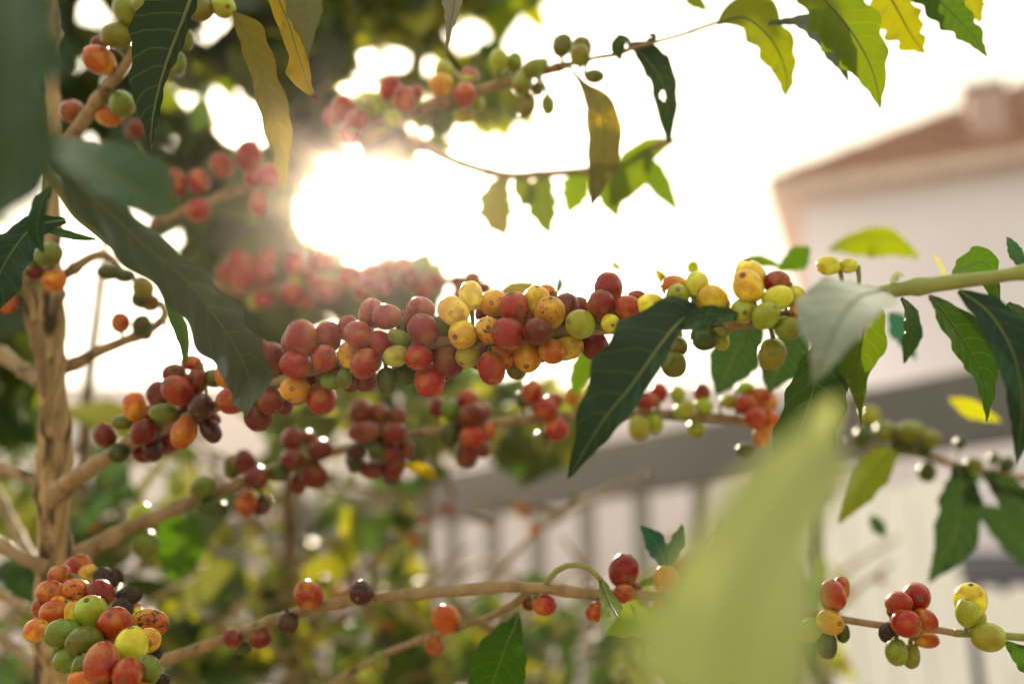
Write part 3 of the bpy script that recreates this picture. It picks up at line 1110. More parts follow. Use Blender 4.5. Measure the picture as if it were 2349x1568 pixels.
def bush(label, x0, x1, ytop, d0, d1, seed, nleaf, nstem, nfruit, mat, LW=(0.06, 0.12), ybot=1660):
    rnd = random.Random(seed)
    path0 = grounded('V', [((x0 + x1) / 2, 1700, 9, (d0 + d1) / 2), ((x0 + x1) / 2 + 20, 1350, 8, (d0 + d1) / 2), ((x0 + x1) / 2 - 10, ytop, 4, (d0 + d1) / 2)])
    b = empty('coffee_bush', path0[0][0], label, 'bush', 'blurred coffee bushes behind')
    add_tube('stem', path0, M_BARK, b, 8, 0.1, True, 1.0)
    pths = []
    for i in range(nstem):
        d = rnd.uniform(d0, d1)
        x = rnd.uniform(x0, x1)
        y = rnd.uniform(ytop + 120, 1600)
        dx, dy = rnd.choice((-1, 1)) * rnd.uniform(80, 260), -rnd.uniform(20, 220)
        l = [(x, y, 7, d), (x + dx * 0.5, y + dy * 0.6, 6, d + rnd.uniform(-0.1, 0.1)), (x + dx, y + dy, 3, d + rnd.uniform(-0.1, 0.1))]
        pth = world_path('V', l)
        pths.append(pth)
        add_tube('branch', pth, M_TWIG, b, 7, 0.1, True, 1.0)
    vs, fs = [], []
    for i in range(nleaf):
        x = rnd.uniform(x0, x1)
        y = ytop + (ybot - ytop) * rnd.random() ** 0.8 + rnd.uniform(0, 60)
        c = P(x, y, rnd.uniform(d0, d1))
        tg = Vector((rnd.uniform(-1, 1), rnd.uniform(-0.6, 0.6), -rnd.uniform(-0.3, 1.0)))
        nn = Vector((rnd.uniform(-0.7, 0.7), -1 + rnd.uniform(-0.4, 0.8), rnd.uniform(0, 1.2)))
        L = rnd.uniform(*LW)
        small_leaf(c, tg, nn, L, L * rnd.uniform(0.18, 0.26), rnd.uniform(-0.2, 0.6), vs, fs)
    link('foliage', mesh_from('foliage', vs, fs), mat, b)
    for i in range(nfruit):
        pth = rnd.choice(pths)
        p, r = pth[rnd.randrange(len(pth))]
        c = p + Vector((rnd.uniform(-1, 1), -0.6, rnd.uniform(-1, 1))).normalized() * (r + 0.0065)
        co = link('cherry', CHERRY[i % 5], None, b)
        co.matrix_world = Matrix.Translation(c) @ Matrix.Rotation(rnd.uniform(0, 6), 4, 'X') @ Matrix.Diagonal((0.0066, 0.0066, 0.0073, 1))
        bs, sp = TONE[rnd.choice('RDMMTOLG')]
        co.color = (*bs, 0.2)
    return b


bush('tangled coffee bush of bare tan twigs behind the trunk foot', -40, 470, 960, 0.95, 1.7, 3, 140, 46, 34, M_BUSH)
bush('bright leafy coffee bush below the dark red cherry clusters', 400, 980, 1030, 1.1, 1.9, 5, 170, 38, 48, M_GREEN)
bush('faded coffee bush with dull cherries in front of the grey fence', 850, 1480, 1320, 1.2, 2.1, 8, 130, 26, 60, M_GREEN)
bush('hazy yellowish coffee bush behind the big pale leaf', 1380, 1930, 1260, 1.3, 2.2, 13, 80, 20, 40, M_BUSH)

bush('leafy green coffee bush right behind the sharp cherries', 610, 1330, 815, 1.0, 1.6, 21, 120, 14, 24, M_GREEN, ybot=1000)

# ---------------------------------------------------------------- the coffee tree whose trunk stands close by
main_path = grounded('V', [(127, 1700, 40, 0.63), (126, 1400, 38, 0.63), (124, 1150, 35, 0.63), (120, 900, 32, 0.63), (114, 700, 31, 0.635), (112, 520, 24, 0.64),
                           (120, 250, 17, 0.65), (104, 60, 25, 0.65), (98, -80, 24, 0.65)], 90)
ct = empty('coffee_tree', main_path[0][0], 'coffee tree with a thick pale tan trunk beside the big silvery leaf', 'tree')
add_tube('trunk', main_path, M_TRUNK, ct, 20, 0.35, True, 4.0, 45.0)
for l in ([(100, 560, 13, 0.60), (75, 640, 15, 0.605), (72, 720, 16, 0.605), (88, 790, 14, 0.61), (100, 900, 10, 0.615)],
          [(-30, 1062, 12, 0.66), (40, 1085, 13, 0.64), (100, 1115, 16, 0.63)],
          [(-30, 1225, 14, 0.63), (45, 1275, 15, 0.61), (110, 1300, 17, 0.61)],
          [(-30, 1345, 10, 0.72), (40, 1382, 11, 0.70), (105, 1412, 12, 0.66)],
          [(-40, 790, 17, 0.72), (30, 830, 17, 0.70), (95, 880, 17, 0.66)],
          [(-30, 1440, 12, 0.80), (40, 1490, 12, 0.78), (110, 1540, 13, 0.72)],
          [(-10, 1120, 10, 0.85), (50, 1240, 11, 0.80), (110, 1330, 11, 0.70)]):
    add_tube('limb', world_path('V', l), M_BARK, ct, 10, 0.2, True, 2.0)

BG_ = 'coffee branches bearing cherries'
# short twigs with fruit on the sunward side of the trunk
b = Branch('coffee_branch', 'short bare coffee branch with a few green cherries against the white sky', 'branch', BG_)
b.stem('D', [(330, 1010, 48, 0.64), (500, 940, 42, 0.64), (660, 855, 38, 0.64), (820, 790, 34, 0.64), (1000, 715, 34, 0.645), (1130, 610, 30, 0.65), (1110, 510, 24, 0.65)])
b.cherries('D', [(830, 650, 60, 70, 'T'), (975, 670, 68, 62, 'K'), (990, 735, 55, 38, 'M', {'z': -1}), (985, 410, 70, 68, 'V'), (955, 490, 48, 58, 'K'), (1035, 515, 62, 55, 'C', {'z': -1}),
                 (750, 300, 82, 56, 'K'), (862, 328, 75, 48, 'K')])
b.stem('D', [(400, 350, 40, 0.66), (500, 285, 36, 0.65), (620, 205, 32, 0.65), (730, 185, 26, 0.65), (850, 290, 12, 0.65)], name='side_twig', carry=True)
b.stem('D', [(1125, 610, 10, 0.645), (1170, 740, 9, 0.64), (1195, 860, 9, 0.64), (1210, 930, 9, 0.64)], name='bare_twig', carry=False)
b.grow()

b = Branch('coffee_branch', 'thin dark coffee branch with green and orange cherries in front of the trunk', 'branch', BG_)
b.stem('D', [(240, 640, 26, 0.60), (215, 520, 24, 0.60), (170, 400, 22, 0.595), (120, 300, 18, 0.59), (60, 200, 12, 0.585)])
b.cherries('D', [(335, 180, 86, 78, 'G'), (222, 205, 42, 66, 'G'), (375, 358, 82, 68, 'O', {'tilt': 15}), (240, 300, 70, 46, 'D', {'z': -1}), (50, 510, 65, 75, 'R'), (92, 420, 40, 26, 'G'), (-20, 545, 50, 60, 'D')])
b.grow()

# branch at the top left, green fruit
b = Branch('coffee_branch', 'tan coffee branch with green and orange cherries behind the dark hanging leaf', 'branch', BG_)
b.stem('A', [(440, 1010, 52, 0.60), (540, 880, 48, 0.595), (690, 660, 42, 0.58), (840, 480, 36, 0.565), (940, 330, 32, 0.56), (1010, 180, 30, 0.56), (1200, 30, 26, 0.555), (1450, -60, 22, 0.55)])
b.cherries('A', [(800, 248, 106, 86, 'V'), (680, 412, 104, 84, 'O', {'nav': (600, 385)}), (890, 90, 96, 105, 'V'), (985, 40, 75, 62, 'V', {'z': 1}), (1375, 65, 92, 82, 'V'), (1535, 48, 88, 66, 'L', {'nav': (1585, 65), 's': .2}),
                 (1280, 275, 50, 78, 'G'), (1222, 432, 56, 72, 'G'), (838, 715, 84, 84, 'G'), (500, 770, 82, 80, 'C', {'z': -1}), (755, 800, 92, 70, 'O', {'z': -1}), (690, 300, 60, 50, 'D', {'z': -1})])
b.grow()

# red fruit, further back
b = Branch('coffee_branch', 'blurred coffee branch with loose red cherries below the yellow hanging leaf', 'branch', BG_)
b.stem('A', [(1050, 1540, 36, 0.72), (1200, 1480, 34, 0.72), (1420, 1390, 32, 0.72), (1620, 1320, 28, 0.725), (1800, 1250, 22, 0.73), (1900, 1200, 16, 0.73)])
b.cherries('A', [(1210, 1258, 86, 78, 'R'), (1365, 1250, 74, 88, 'R'), (1525, 1140, 76, 72, 'T'), (1712, 1072, 84, 110, 'R'), (1745, 1230, 60, 55, 'R'), (1850, 1210, 84, 80, 'R'),
                 (1360, 1448, 86, 76, 'R'), (1782, 1400, 58, 92, 'R'), (930, 890, 62, 58, 'D', {'dz': 0.1})])
b.grow()

b = Branch('coffee_branch', 'far coffee branch crowded with pinkish red cherries under the sun glare', 'branch', BG_)
b.stem('V', [(470, 650, 11, 0.86), (560, 665, 12, 0.86), (680, 660, 12, 0.86), (800, 640, 12, 0.86), (920, 640, 11, 0.86), (1010, 660, 8, 0.86)])
b.cherries('D', [(1640, 230, 72, 70, 'R'), (1740, 265, 62, 62, 'R'), (1672, 350, 76, 76, 'R'), (1560, 312, 60, 62, 'R'), (1822, 320, 70, 70, 'R'), (1840, 205, 55, 55, 'R'), (2030, 250, 72, 70, 'R'),
                 (2110, 305, 64, 62, 'R'), (2010, 455, 72, 68, 'R'), (2110, 500, 60, 60, 'R'), (2035, 370, 46, 46, 'L'), (1750, 505, 55, 50, 'L'), (1812, 490, 60, 62, 'R'), (2210, 230, 70, 66, 'R'),
                 (2255, 425, 80, 76, 'C'), (2180, 395, 60, 60, 'R')])
b.cherries('E', [(60, 330, 82, 80, 'R'), (205, 310, 72, 70, 'R'), (310, 265, 64, 64, 'R'), (150, 420, 74, 70, 'C'), (300, 400, 66, 66, 'C'), (470, 350, 72, 70, 'D'), (560, 425, 66, 66, 'C'), (640, 360, 60, 62, 'C'),
                 (420, 250, 56, 56, 'R'), (800, 370, 56, 52, 'D'), (895, 352, 62, 64, 'D'), (975, 425, 62, 58, 'C'), (820, 455, 60, 56, 'C')])
b.grow(stalks=False)

# the upper branch: pale fruit, thin green end
b = Branch('coffee_branch', 'slender coffee branch of pale green and orange cherries above the sun', 'branch', BG_)
b.stem('B', [(-60, 900, 28, 0.68), (200, 850, 30, 0.67), (490, 765, 34, 0.66), (700, 700, 36, 0.65), (930, 632, 36, 0.64), (1150, 560, 34, 0.63), (1400, 490, 30, 0.62), (1560, 445, 24, 0.61)])
up_path = b.stem('B', [(1555, 447, 22, 0.61), (1640, 425, 12, 0.605), (1760, 395, 13, 0.60), (1880, 376, 14, 0.595), (2010, 330, 15, 0.59), (2150, 292, 11, 0.585), (2349, 237, 9, 0.58), (2480, 190, 9, 0.575), (2600, 150, 10, 0.57)],
                 M_TWIG, 'thin_twig', 8)
b.cherries('B', [(20, 745, 82, 76, 'R'), (110, 830, 80, 72, 'R'), (-60, 800, 70, 70, 'C'), (60, 920, 70, 66, 'R'), (335, 612, 72, 86, 'R'), (432, 682, 76, 86, 'R'), (240, 740, 60, 55, 'L'), (355, 820, 70, 60, 'L'), (685, 585, 86, 76, 'A'), (708, 490, 60, 62, 'L', {'z': -1}), (772, 540, 46, 46, 'L', {'z': -1}),
                 (880, 530, 62, 62, 'R', {'z': -1}), (865, 552, 52, 36, 'L'), (846, 652, 80, 76, 'T'), (935, 705, 46, 60, 'L', {'z': -1}), (1080, 420, 68, 84, 'L'), (1190, 430, 56, 70, 'V', {'z': -1}),
                 (1330, 470, 84, 64, 'V', {'tilt': 20}), (1385, 442, 40, 45, 'L', {'z': -1}), (1240, 570, 76, 76, 'V'), (1350, 612, 40, 42, 'G'), (1272, 730, 60, 98, 'V', {'tilt': -15}), (1420, 722, 45, 80, 'V'),
                 (1520, 312, 70, 70, 'G', {'z': -1}), (1640, 382, 66, 74, 'V'), (1652, 300, 60, 46, 'V', {'z': -1}), (1740, 525, 66, 48, 'G'), (840, 800, 80, 50, 'L', {'z': -1}), (520, 640, 50, 46, 'R', {'z': -1})])
b.grow()
leaf('C', [(235, 160, 0.57), (420, 120, 0.565), (585, 245, 0.56), (675, 400, 0.56), (712, 540, 0.56), (704, 665, 0.56)], [12, 70, 130, 108, 66, 1], [8, 165, 140, 95, 46, 1], (0.09, 0.125, 0.012), 0.28, b.root, edge=0.12, fold=0.05, wave=0.16)
leaf('B', [(1975, 300, 0.595), (2090, 400, 0.59), (2200, 560, 0.585), (2245, 760, 0.585), (2250, 985, 0.59)], [20, 60, 85, 75, 6], [12, 110, 92, 55, 6], DG, 0.16, b.root, mat=M_WAX, fold=0.35, wave=0.14, roll=18, roll2=-10, hole=(0.62, 0.62, 0.11, 0.045))
leaf('B', [(1990, 290, 0.60), (1930, 280, 0.59), (1900, 340, 0.59), (1920, 410, 0.59)], [10, 40, 50, 12], [10, 35, 45, 8], MG, 0.1, b.root, fold=0.5)
leaf('B', [(1560, 452, 0.61), (1660, 575, 0.605), (1775, 740, 0.60), (1805, 920, 0.595), (1785, 1110, 0.595), (1745, 1290, 0.595), (1717, 1425, 0.595)], [10, 24, 92, 108, 85, 42, 1], [10, 18, 95, 115, 120, 62, 1], OLV, 0.52, b.root, mat=M_WAX, fold=0.12, wave=0.12, roll=-12)
leaf('B', [(2090, 330, 0.59), (2140, 260, 0.585), (2110, 240, 0.58)], [10, 26, 4], [10, 30, 4], MG, 0.2, b.root, fold=0.4, rib=False)

# ---------------------------------------------------------------- the branch in focus
bm = Branch('coffee_branch', 'coffee branch in sharp focus loaded with red, orange and yellow cherries', 'branch', BG_)
bm.stem('V', [(125, 1140, 22, 0.625), (165, 1100, 20, 0.605), (250, 1046, 17, 0.585), (330, 1000, 14, 0.57), (480, 938, 13, 0.55), (650, 872, 13, 0.53), (800, 822, 13, 0.51), (1000, 786, 13, 0.497),
              (1150, 775, 13, 0.49), (1290, 760, 13, 0.485), (1370, 755, 13, 0.478), (1500, 750, 12, 0.468), (1627, 741, 12, 0.460), (1707, 743, 12, 0.455), (1830, 715, 13, 0.448), (1960, 685, 14, 0.442)], M_TWIG, 'stem', 14, True, 0.16, 130)
bm.stem('V', [(1955, 686, 15, 0.442), (2037, 668, 17, 0.438), (2160, 650, 18, 0.434), (2260, 638, 16, 0.430), (2360, 622, 15, 0.426), (2480, 600, 15, 0.42)], M_SHOOT, 'green_shoot', 12, True, 0.06, 40)
bm.cherries('E', [
    (208, 590, 86, 92, 'C', {'z': -1, 's': .1}), (312, 610, 100, 88, 'C', {'s': .15}), (45, 690, 72, 90, 'C', {'z': -.5}), (118, 735, 92, 96, 'T', {'nav': (85, 715), 'z': 1, 's': .4}),
    (430, 650, 62, 82, 'C', {'z': -1.5}), (548, 560, 100, 86, 'C', {'z': -.6, 'tilt': -25}), (560, 700, 92, 110, 'C', {'nav': (552, 618), 'z': .8, 's': .4}), (265, 795, 80, 85, 'R'),
    (392, 750, 76, 52, 'V', {'tilt': -20, 'z': .5}), (375, 880, 90, 75, 'L', {'z': .8, 'tilt': 10}), (55, 872, 76, 96, 'A', {'z': 0.1}), (158, 930, 88, 96, 'R', {'nav': (122, 1008), 'z': 1}),
    (165, 1042, 85, 76, 'D', {'z': -1}), (312, 1050, 66, 92, 'K', {'z': .6, 'tilt': 5}), (440, 1005, 86, 70, 'K', {'z': -.8}), (530, 886, 95, 86, 'R', {'nav': (512, 900), 'z': 1.2}),
    (18, 1035, 52, 72, 'G', {'z': .8}), (55, 1060, 62, 66, 'D', {'z': -.5}), (608, 1050, 90, 106, 'R', {'nav': (612, 1140), 'z': .9}), (735, 915, 106, 96, 'D', {'z': .2, 's': .15}),
    (700, 682, 72, 76, 'G', {'z': -.6}), (770, 570, 99, 86, 'P', {'nav': (692, 522), 'z': .6}), (890, 466, 83, 103, 'P', {'z': .2, 'tilt': 4}), (836, 732, 98, 86, 'Y', {'nav': (790, 745), 'z': 1.3}),
    (870, 877, 78, 80, 'L', {'z': .7}), (1046, 515, 86, 100, 'A', {'nav': (1036, 520), 'z': .1, 's': .4}), (1015, 702, 86, 96, 'A', {'z': .6, 's': .55}), (1190, 550, 100, 101, 'R', {'z': .8, 's': .55}),
    (1150, 727, 110, 96, 'R', {'nav': (1072, 705), 'z': 1.5, 's': .5}), (1345, 495, 80, 93, 'Y', {'nav': (1345, 416), 'z': .4}), (1410, 440, 60, 52, 'O', {'z': -1.4}), (1430, 584, 104, 95, 'A', {'z': 1, 's': .5}),
    (1550, 552, 86, 106, 'D', {'z': -.4, 's': .4}), (1348, 710, 96, 95, 'D', {'nav': (1370, 690), 'z': 1.5, 's': .5}), (1105, 882, 82, 86, 'O', {'z': -.2, 's': .6}), (1032, 965, 93, 99, 'R', {'nav': (1040, 1050), 'z': .1}),
    (1280, 880, 96, 98, 'A', {'nav': (1270, 938), 'z': 1.2, 's': .35}), (1208, 955, 76, 86, 'G', {'z': -.2}), (1446, 846, 84, 84, 'O', {'nav': (1487, 882), 'z': .8}), (1565, 815, 90, 79, 'Y', {'nav': (1640, 830), 'z': 0.05}),
    (1643, 660, 99, 88, 'L', {'nav': (1568, 645), 'z': 1.2}), (1835, 410, 90, 105, 'C', {'z': .1, 's': .5}), (1783, 530, 86, 96, 'C', {'nav': (1795, 455), 'z': .6}), (1852, 655, 72, 56, 'W', {'nav': (1857, 665), 'z': .9}),
    (1970, 545, 92, 82, 'T', {'z': .3, 's': .5}), (2030, 475, 66, 46, 'C', {'z': -1, 's': .4}), (2125, 530, 92, 77, 'Y', {'z': .6}), (2292, 400, 92, 72, 'O', {'z': -.5, 's': .1}), (2312, 462, 88, 62, 'L', {'z': .4, 'nav': (2300, 440)}),
    (960, 590, 42, 52, 'C', {'z': -1.5}), (700, 1012, 55, 40, 'C', {'z': -1}),
    (2285, 935, 78, 90, 'G', {'z': .4}), (2302, 815, 56, 88, 'V', {'z': .3, 'nav': (2310, 850)}), (2295, 735, 46, 60, 'L', {'z': -.4})])
bm.cherries('F', [
    (95, 390, 80, 82, 'W'), (205, 476, 106, 82, 'Y', {'tilt': -20, 'z': .7}), (142, 520, 82, 46, 'Y', {'z': .2}), (292, 530, 32, 52, 'Y', {'z': -.7}),
    (460, 350, 110, 112, 'Y', {'z': -.3}), (446, 402, 102, 106, 'Y', {'z': 1}), (650, 376, 90, 80, 'C', {'z': -.2}), (650, 482, 106, 80, 'W', {'tilt': 18, 'z': .6}), (772, 472, 62, 76, 'W', {'z': -.4}),
    (410, 572, 82, 86, 'L', {'nav': (405, 585), 'z': 1}), (572, 602, 90, 86, 'L', {'nav': (610, 560), 'z': 1}), (725, 686, 102, 80, 'V', {'z': .3}), (776, 570, 52, 46, 'O', {'z': .1}),
    (612, 868, 98, 112, 'V', {'z': .3, 'tilt': -5}), (150, 760, 86, 76, 'K', {'z': .2}), (265, 706, 62, 46, 'V', {'z': -.4}), (265, 780, 52, 62, 'L', {'z': -.6}),
    (1000, 258, 82, 62, 'W', {'z': -.4}), (1140, 258, 62, 52, 'W', {'z': -.8})])
bm.cherries('D', [
    (2075, 756, 116, 106, 'C', {'z': .3}), (2000, 790, 60, 80, 'C', {'z': -.6}), (2255, 750, 86, 106, 'C', {'z': -.2}), (2035, 940, 102, 86, 'R', {'nav': (1975, 912), 'z': 1}),
    (1955, 975, 52, 72, 'R', {'z': -.4}), (2230, 896, 92, 83, 'R', {'nav': (2262, 878), 'z': .8}), (2030, 1106, 99, 91, 'A', {'nav': (2030, 1100), 'z': .9, 's': .35}), (2298, 1046, 92, 62, 'G', {'z': .3}),
    (2210, 1172, 89, 106, 'R', {'z': .4, 'nav': (2230, 1255)}), (1870, 886, 96, 96, 'D', {'z': .2}), (1790, 810, 46, 52, 'C'), (1790, 1080, 56, 86, 'T'), (1592, 1182, 91, 96, 'T', {'z': .8, 'nav': (1560, 1170)}),
    (1862, 1192, 82, 86, 'D'), (1962, 1212, 52, 72, 'D', {'z': -.5}), (1775, 1297, 86, 91, 'D', {'z': .1, 'nav': (1790, 1375)}), (1475, 1030, 82, 62, 'G', {'z': .4}), (1560, 1010, 76, 82, 'O', {'z': .5}),
    (1382, 1227, 82, 86, 'M', {'z': 1}), (1450, 1392, 66, 92, 'M', {'tilt': 35, 'z': .4}), (1265, 1402, 84, 118, 'O', {'tilt': -20, 'z': .8, 's': .5}), (1222, 1117, 101, 101, 'T', {'z': .9}),
    (1130, 1270, 110, 68, 'G', {'z': 1.2}), (992, 1402, 86, 91, 'D', {'z': .6}), (1052, 1522, 72, 72, 'M'), (927, 1227, 76, 96, 'O', {'tilt': 8}), (843, 1335, 74, 52, 'G', {'z': .6}),
    (725, 1427, 71, 88, 'D', {'tilt': 20}), (1100, 1150, 82, 82, 'D', {'z': -.5}), (1315, 925, 67, 47, 'T'), (1355, 1050, 62, 92, 'D'), (1200, 1000, 82, 62, 'D'), (815, 1545, 68, 72, 'K', {'z': .7})])
bm.grow()
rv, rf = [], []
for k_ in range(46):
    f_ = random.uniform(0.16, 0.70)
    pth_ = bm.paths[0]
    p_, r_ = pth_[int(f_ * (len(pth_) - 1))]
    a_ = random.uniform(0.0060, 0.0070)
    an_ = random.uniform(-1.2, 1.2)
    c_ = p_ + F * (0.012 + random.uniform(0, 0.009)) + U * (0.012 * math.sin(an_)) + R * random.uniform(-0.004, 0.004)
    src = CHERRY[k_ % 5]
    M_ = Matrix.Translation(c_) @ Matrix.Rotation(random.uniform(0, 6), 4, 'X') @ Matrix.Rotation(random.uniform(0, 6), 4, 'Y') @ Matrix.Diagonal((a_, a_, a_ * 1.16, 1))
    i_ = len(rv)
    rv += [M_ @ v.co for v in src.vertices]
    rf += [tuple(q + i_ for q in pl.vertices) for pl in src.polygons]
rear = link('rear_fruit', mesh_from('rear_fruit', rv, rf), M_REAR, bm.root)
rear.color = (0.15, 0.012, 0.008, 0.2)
tag(rear, kind='stuff')
rt = bm.root
# leaves on that branch
leaf('V', [(1612, 718, 0.438), (1560, 738, 0.432), (1508, 800, 0.424), (1448, 885, 0.418), (1390, 955, 0.416), (1345, 1025, 0.418), (1302, 1098, 0.422)],
     [8, 62, 100, 104, 70, 34, 1], [6, 14, 26, 36, 38, 24, 1], (0.012, 0.033, 0.017), 0.05, rt, mat=M_WAX, fold=0.16, wave=0.10, edge=0.08, roll=-14, roll2=6, corr=0.05)
leaf('F', [(420, 640, 0.448), (330, 600, 0.44), (200, 590, 0.434), (70, 620, 0.43), (0, 680, 0.43)], [6, 40, 60, 60, 10], [6, 40, 75, 90, 30], (0.020, 0.05, 0.028), 0.05, rt, mat=M_WAX, fold=0.1, roll=20, rib=False)
leaf('F', [(1400, 430, 0.436), (1330, 440, 0.405), (1200, 480, 0.375), (1080, 630, 0.355), (985, 850, 0.35), (890, 1075, 0.355)], [6, 60, 170, 190, 95, 2], [6, 70, 150, 160, 85, 2],
     (0.13, 0.17, 0.13), 0.0, rt, mat=M_SILVER, fold=0.12, wave=0.05, roll=-58, roll2=-48)
leaf('F', [(1290, 480, 0.447), (1265, 600, 0.452), (1225, 800, 0.458), (1200, 980, 0.462), (1212, 1180, 0.464), (1224, 1360, 0.465)], [40, 150, 200, 120, 34, 1], [40, 120, 165, 95, 32, 1],
     (0.045, 0.085, 0.010), 0.42, rt, fold=0.10, wave=0.09, corr=0.02)
leaf('F', [(1180, 520, 0.455), (1010, 760, 0.47), (925, 1000, 0.48), (850, 1250, 0.49), (770, 1500, 0.50), (700, 1700, 0.505)], [20, 110, 170, 190, 170, 60], [20, 130, 210, 260, 230, 80],
     (0.012, 0.036, 0.008), 0.08, rt, mat=M_WAX, fold=0.12, wave=0.06, roll=8)
leaf('F', [(1690, 470, 0.436), (1760, 540, 0.445), (1890, 720, 0.455), (2010, 910, 0.46), (2080, 1110, 0.462), (2088, 1330, 0.464)], [20, 70, 120, 100, 56, 1], [14, 60, 150, 160, 80, 1],
     (0.016, 0.058, 0.007), 0.16, rt, mat=M_WAX, fold=0.16, wave=0.08, roll=14)
leaf('F', [(1900, 430, 0.432), (2110, 590, 0.420), (2265, 850, 0.412), (2330, 1150, 0.41), (2320, 1400, 0.412), (2290, 1620, 0.415)], [20, 110, 130, 110, 60, 1], [14, 120, 180, 170, 90, 1],
     (0.009, 0.030, 0.015), 0.02, rt, mat=M_WAX, fold=0.2, wave=0.05, roll=-6)
leaf('F', [(1835, 345, 0.45), (1930, 275, 0.46), (2050, 235, 0.465), (2135, 320, 0.468), (2180, 560, 0.47)], [8, 60, 70, 100, 30], [8, 75, 110, 40, 10], (0.025, 0.07, 0.009), 0.08, rt, fold=0.1, wave=0.12)
leaf('F', [(1500, 480, 0.50), (1560, 600, 0.53), (1570, 760, 0.55), (1520, 930, 0.56)], [10, 70, 74, 4], [10, 60, 70, 4], (0.010, 0.036, 0.010), 0.04, rt, mat=M_WAX, fold=0.14)
leaf('F', [(2230, 520, 0.46), (2330, 680, 0.48), (2400, 900, 0.50), (2420, 1150, 0.50)], [20, 110, 100, 4], [20, 110, 100, 4], (0.012, 0.042, 0.010), 0.08, rt, mat=M_WAX, fold=0.14)
leaf('F', [(2360, 260, 0.45), (2300, 210, 0.455), (2255, 120, 0.46), (2225, 60, 0.46)], [30, 60, 45, 2], [20, 50, 30, 2], (0.014, 0.045, 0.018), 0.05, rt, fold=0.15)
leaf('F', [(1790, 400, 0.436), (1785, 300, 0.432), (1740, 215, 0.428), (1715, 170, 0.427)], [6, 18, 14, 2], [6, 14, 12, 2], (0.25, 0.26, 0.10), 0.1, rt, fold=0.5, rib=False)
leaf('F', [(1430, 400, 0.44), (1450, 345, 0.436), (1480, 320, 0.434), (1520, 330, 0.433)], [6, 30, 30, 4], [6, 26, 24, 4], (0.30, 0.34, 0.22), 0.0, rt, mat=M_WAX, fold=0.5, rib=False)

# ---------------------------------------------------------------- the branch behind it, dark red clusters
b = Branch('coffee_branch', 'coffee branch with spaced clusters of dark red cherries behind and below the sharp one', 'branch', BG_)
b.stem('V', [(150, 1290, 24, 0.64), (240, 1240, 19, 0.65), (330, 1195, 16, 0.655), (437, 1152, 15, 0.66), (560, 1105, 12, 0.665), (700, 1055, 11, 0.67), (790, 1030, 10, 0.67), (940, 995, 10, 0.67),
             (1060, 980, 11, 0.67), (1200, 963, 11, 0.67), (1400, 950, 12, 0.665), (1560, 952, 12, 0.66), (1680, 962, 11, 0.655), (1760, 975, 8, 0.65)], n=90)
b.cherries('E', [(140, 1262, 76, 76, 'D'), (258, 1282, 68, 80, 'D'), (385, 1292, 62, 60, 'D', {'z': -.5}), (155, 1402, 112, 72, 'D', {'z': 1}), (362, 1412, 82, 72, 'D', {'z': .8}), (265, 1405, 60, 70, 'M'),
                 (240, 1535, 62, 52, 'K', {'z': 1}), (95, 1540, 60, 60, 'M'), (445, 1520, 62, 60, 'D'), (335, 1545, 70, 60, 'D', {'z': .7}),
                 (660, 1232, 62, 70, 'D'), (750, 1252, 65, 60, 'G', {'z': .8}), (870, 1182, 76, 64, 'R', {'z': -.4}), (900, 1272, 92, 72, 'D', {'z': .8}), (975, 1255, 52, 56, 'D'), (740, 1422, 62, 82, 'K'),
                 (900, 1432, 86, 76, 'R', {'z': .9}), (1000, 1395, 62, 72, 'R'), (870, 1535, 80, 72, 'D'), (960, 1512, 62, 62, 'D', {'z': -.4}), (835, 1350, 50, 60, 'M'),
                 (1310, 1122, 74, 72, 'R'), (1460, 1185, 62, 52, 'R'), (1402, 1242, 72, 76, 'R', {'z': .8}), (1480, 1382, 76, 82, 'R', {'z': .8}), (1250, 1175, 52, 62, 'K', {'z': -.5}), (1375, 1472, 66, 82, 'G'),
                 (1590, 1152, 52, 62, 'O'), (2090, 1185, 102, 62, 'C', {'z': .6}), (2182, 1132, 62, 62, 'R'), (2050, 1372, 72, 82, 'L'), (2150, 1342, 62, 62, 'L'), (2312, 1142, 52, 62, 'L'), (2330, 1262, 46, 52, 'L')])
b.cherries('F', [(130, 1132, 56, 56, 'C'), (25, 1242, 50, 60, 'L'), (142, 1222, 62, 48, 'L'), (90, 1382, 56, 58, 'L'),
                 (430, 1212, 76, 66, 'T', {'z': .6}), (530, 1150, 72, 62, 'T'), (572, 1192, 72, 72, 'O', {'z': .3}), (500, 1302, 72, 72, 'T', {'z': .8}), (545, 1432, 62, 80, 'O'), (430, 1102, 62, 46, 'L'),
                 (320, 1192, 62, 52, 'L'), (430, 1532, 62, 52, 'K'), (605, 1320, 50, 62, 'O')])
b.cherries('D', [(2010, 1452, 72, 82, 'D'), (2112, 1442, 66, 52, 'D', {'z': -.4}), (2202, 1522, 86, 72, 'D', {'z': .5})])
b.cherries('G', [(2010, 22, 72, 72, 'D', {'z': 1}), (2160, 132, 92, 86, 'D', {'z': .8}), (2050, 192, 62, 72, 'D'), (1915, 110, 80, 66, 'K', {'z': .5}), (1680, 42, 76, 86, 'D', {'z': .5}), (1762, 150, 86, 82, 'D', {'z': .8}),
                 (1690, 322, 76, 76, 'T', {'z': .6}), (1800, 342, 62, 72, 'M'), (1600, 72, 60, 80, 'G', {'z': -.4}), (1395, 215, 76, 82, 'G'), (1440, 352, 82, 62, 'K'), (1510, 370, 62, 52, 'K', {'z': -.3}),
                 (960, 410, 76, 82, 'L', {'z': -1}), (1005, 610, 80, 86, 'G', {'z': .5})])
b.cherries('H', [(210, 100, 82, 62, 'D', {'z': .8}), (352, 72, 82, 96, 'D'), (100, 62, 62, 52, 'K'), (345, 150, 62, 52, 'M'), (860, 30, 70, 50, 'D')])
b.grow()
r2 = b.root
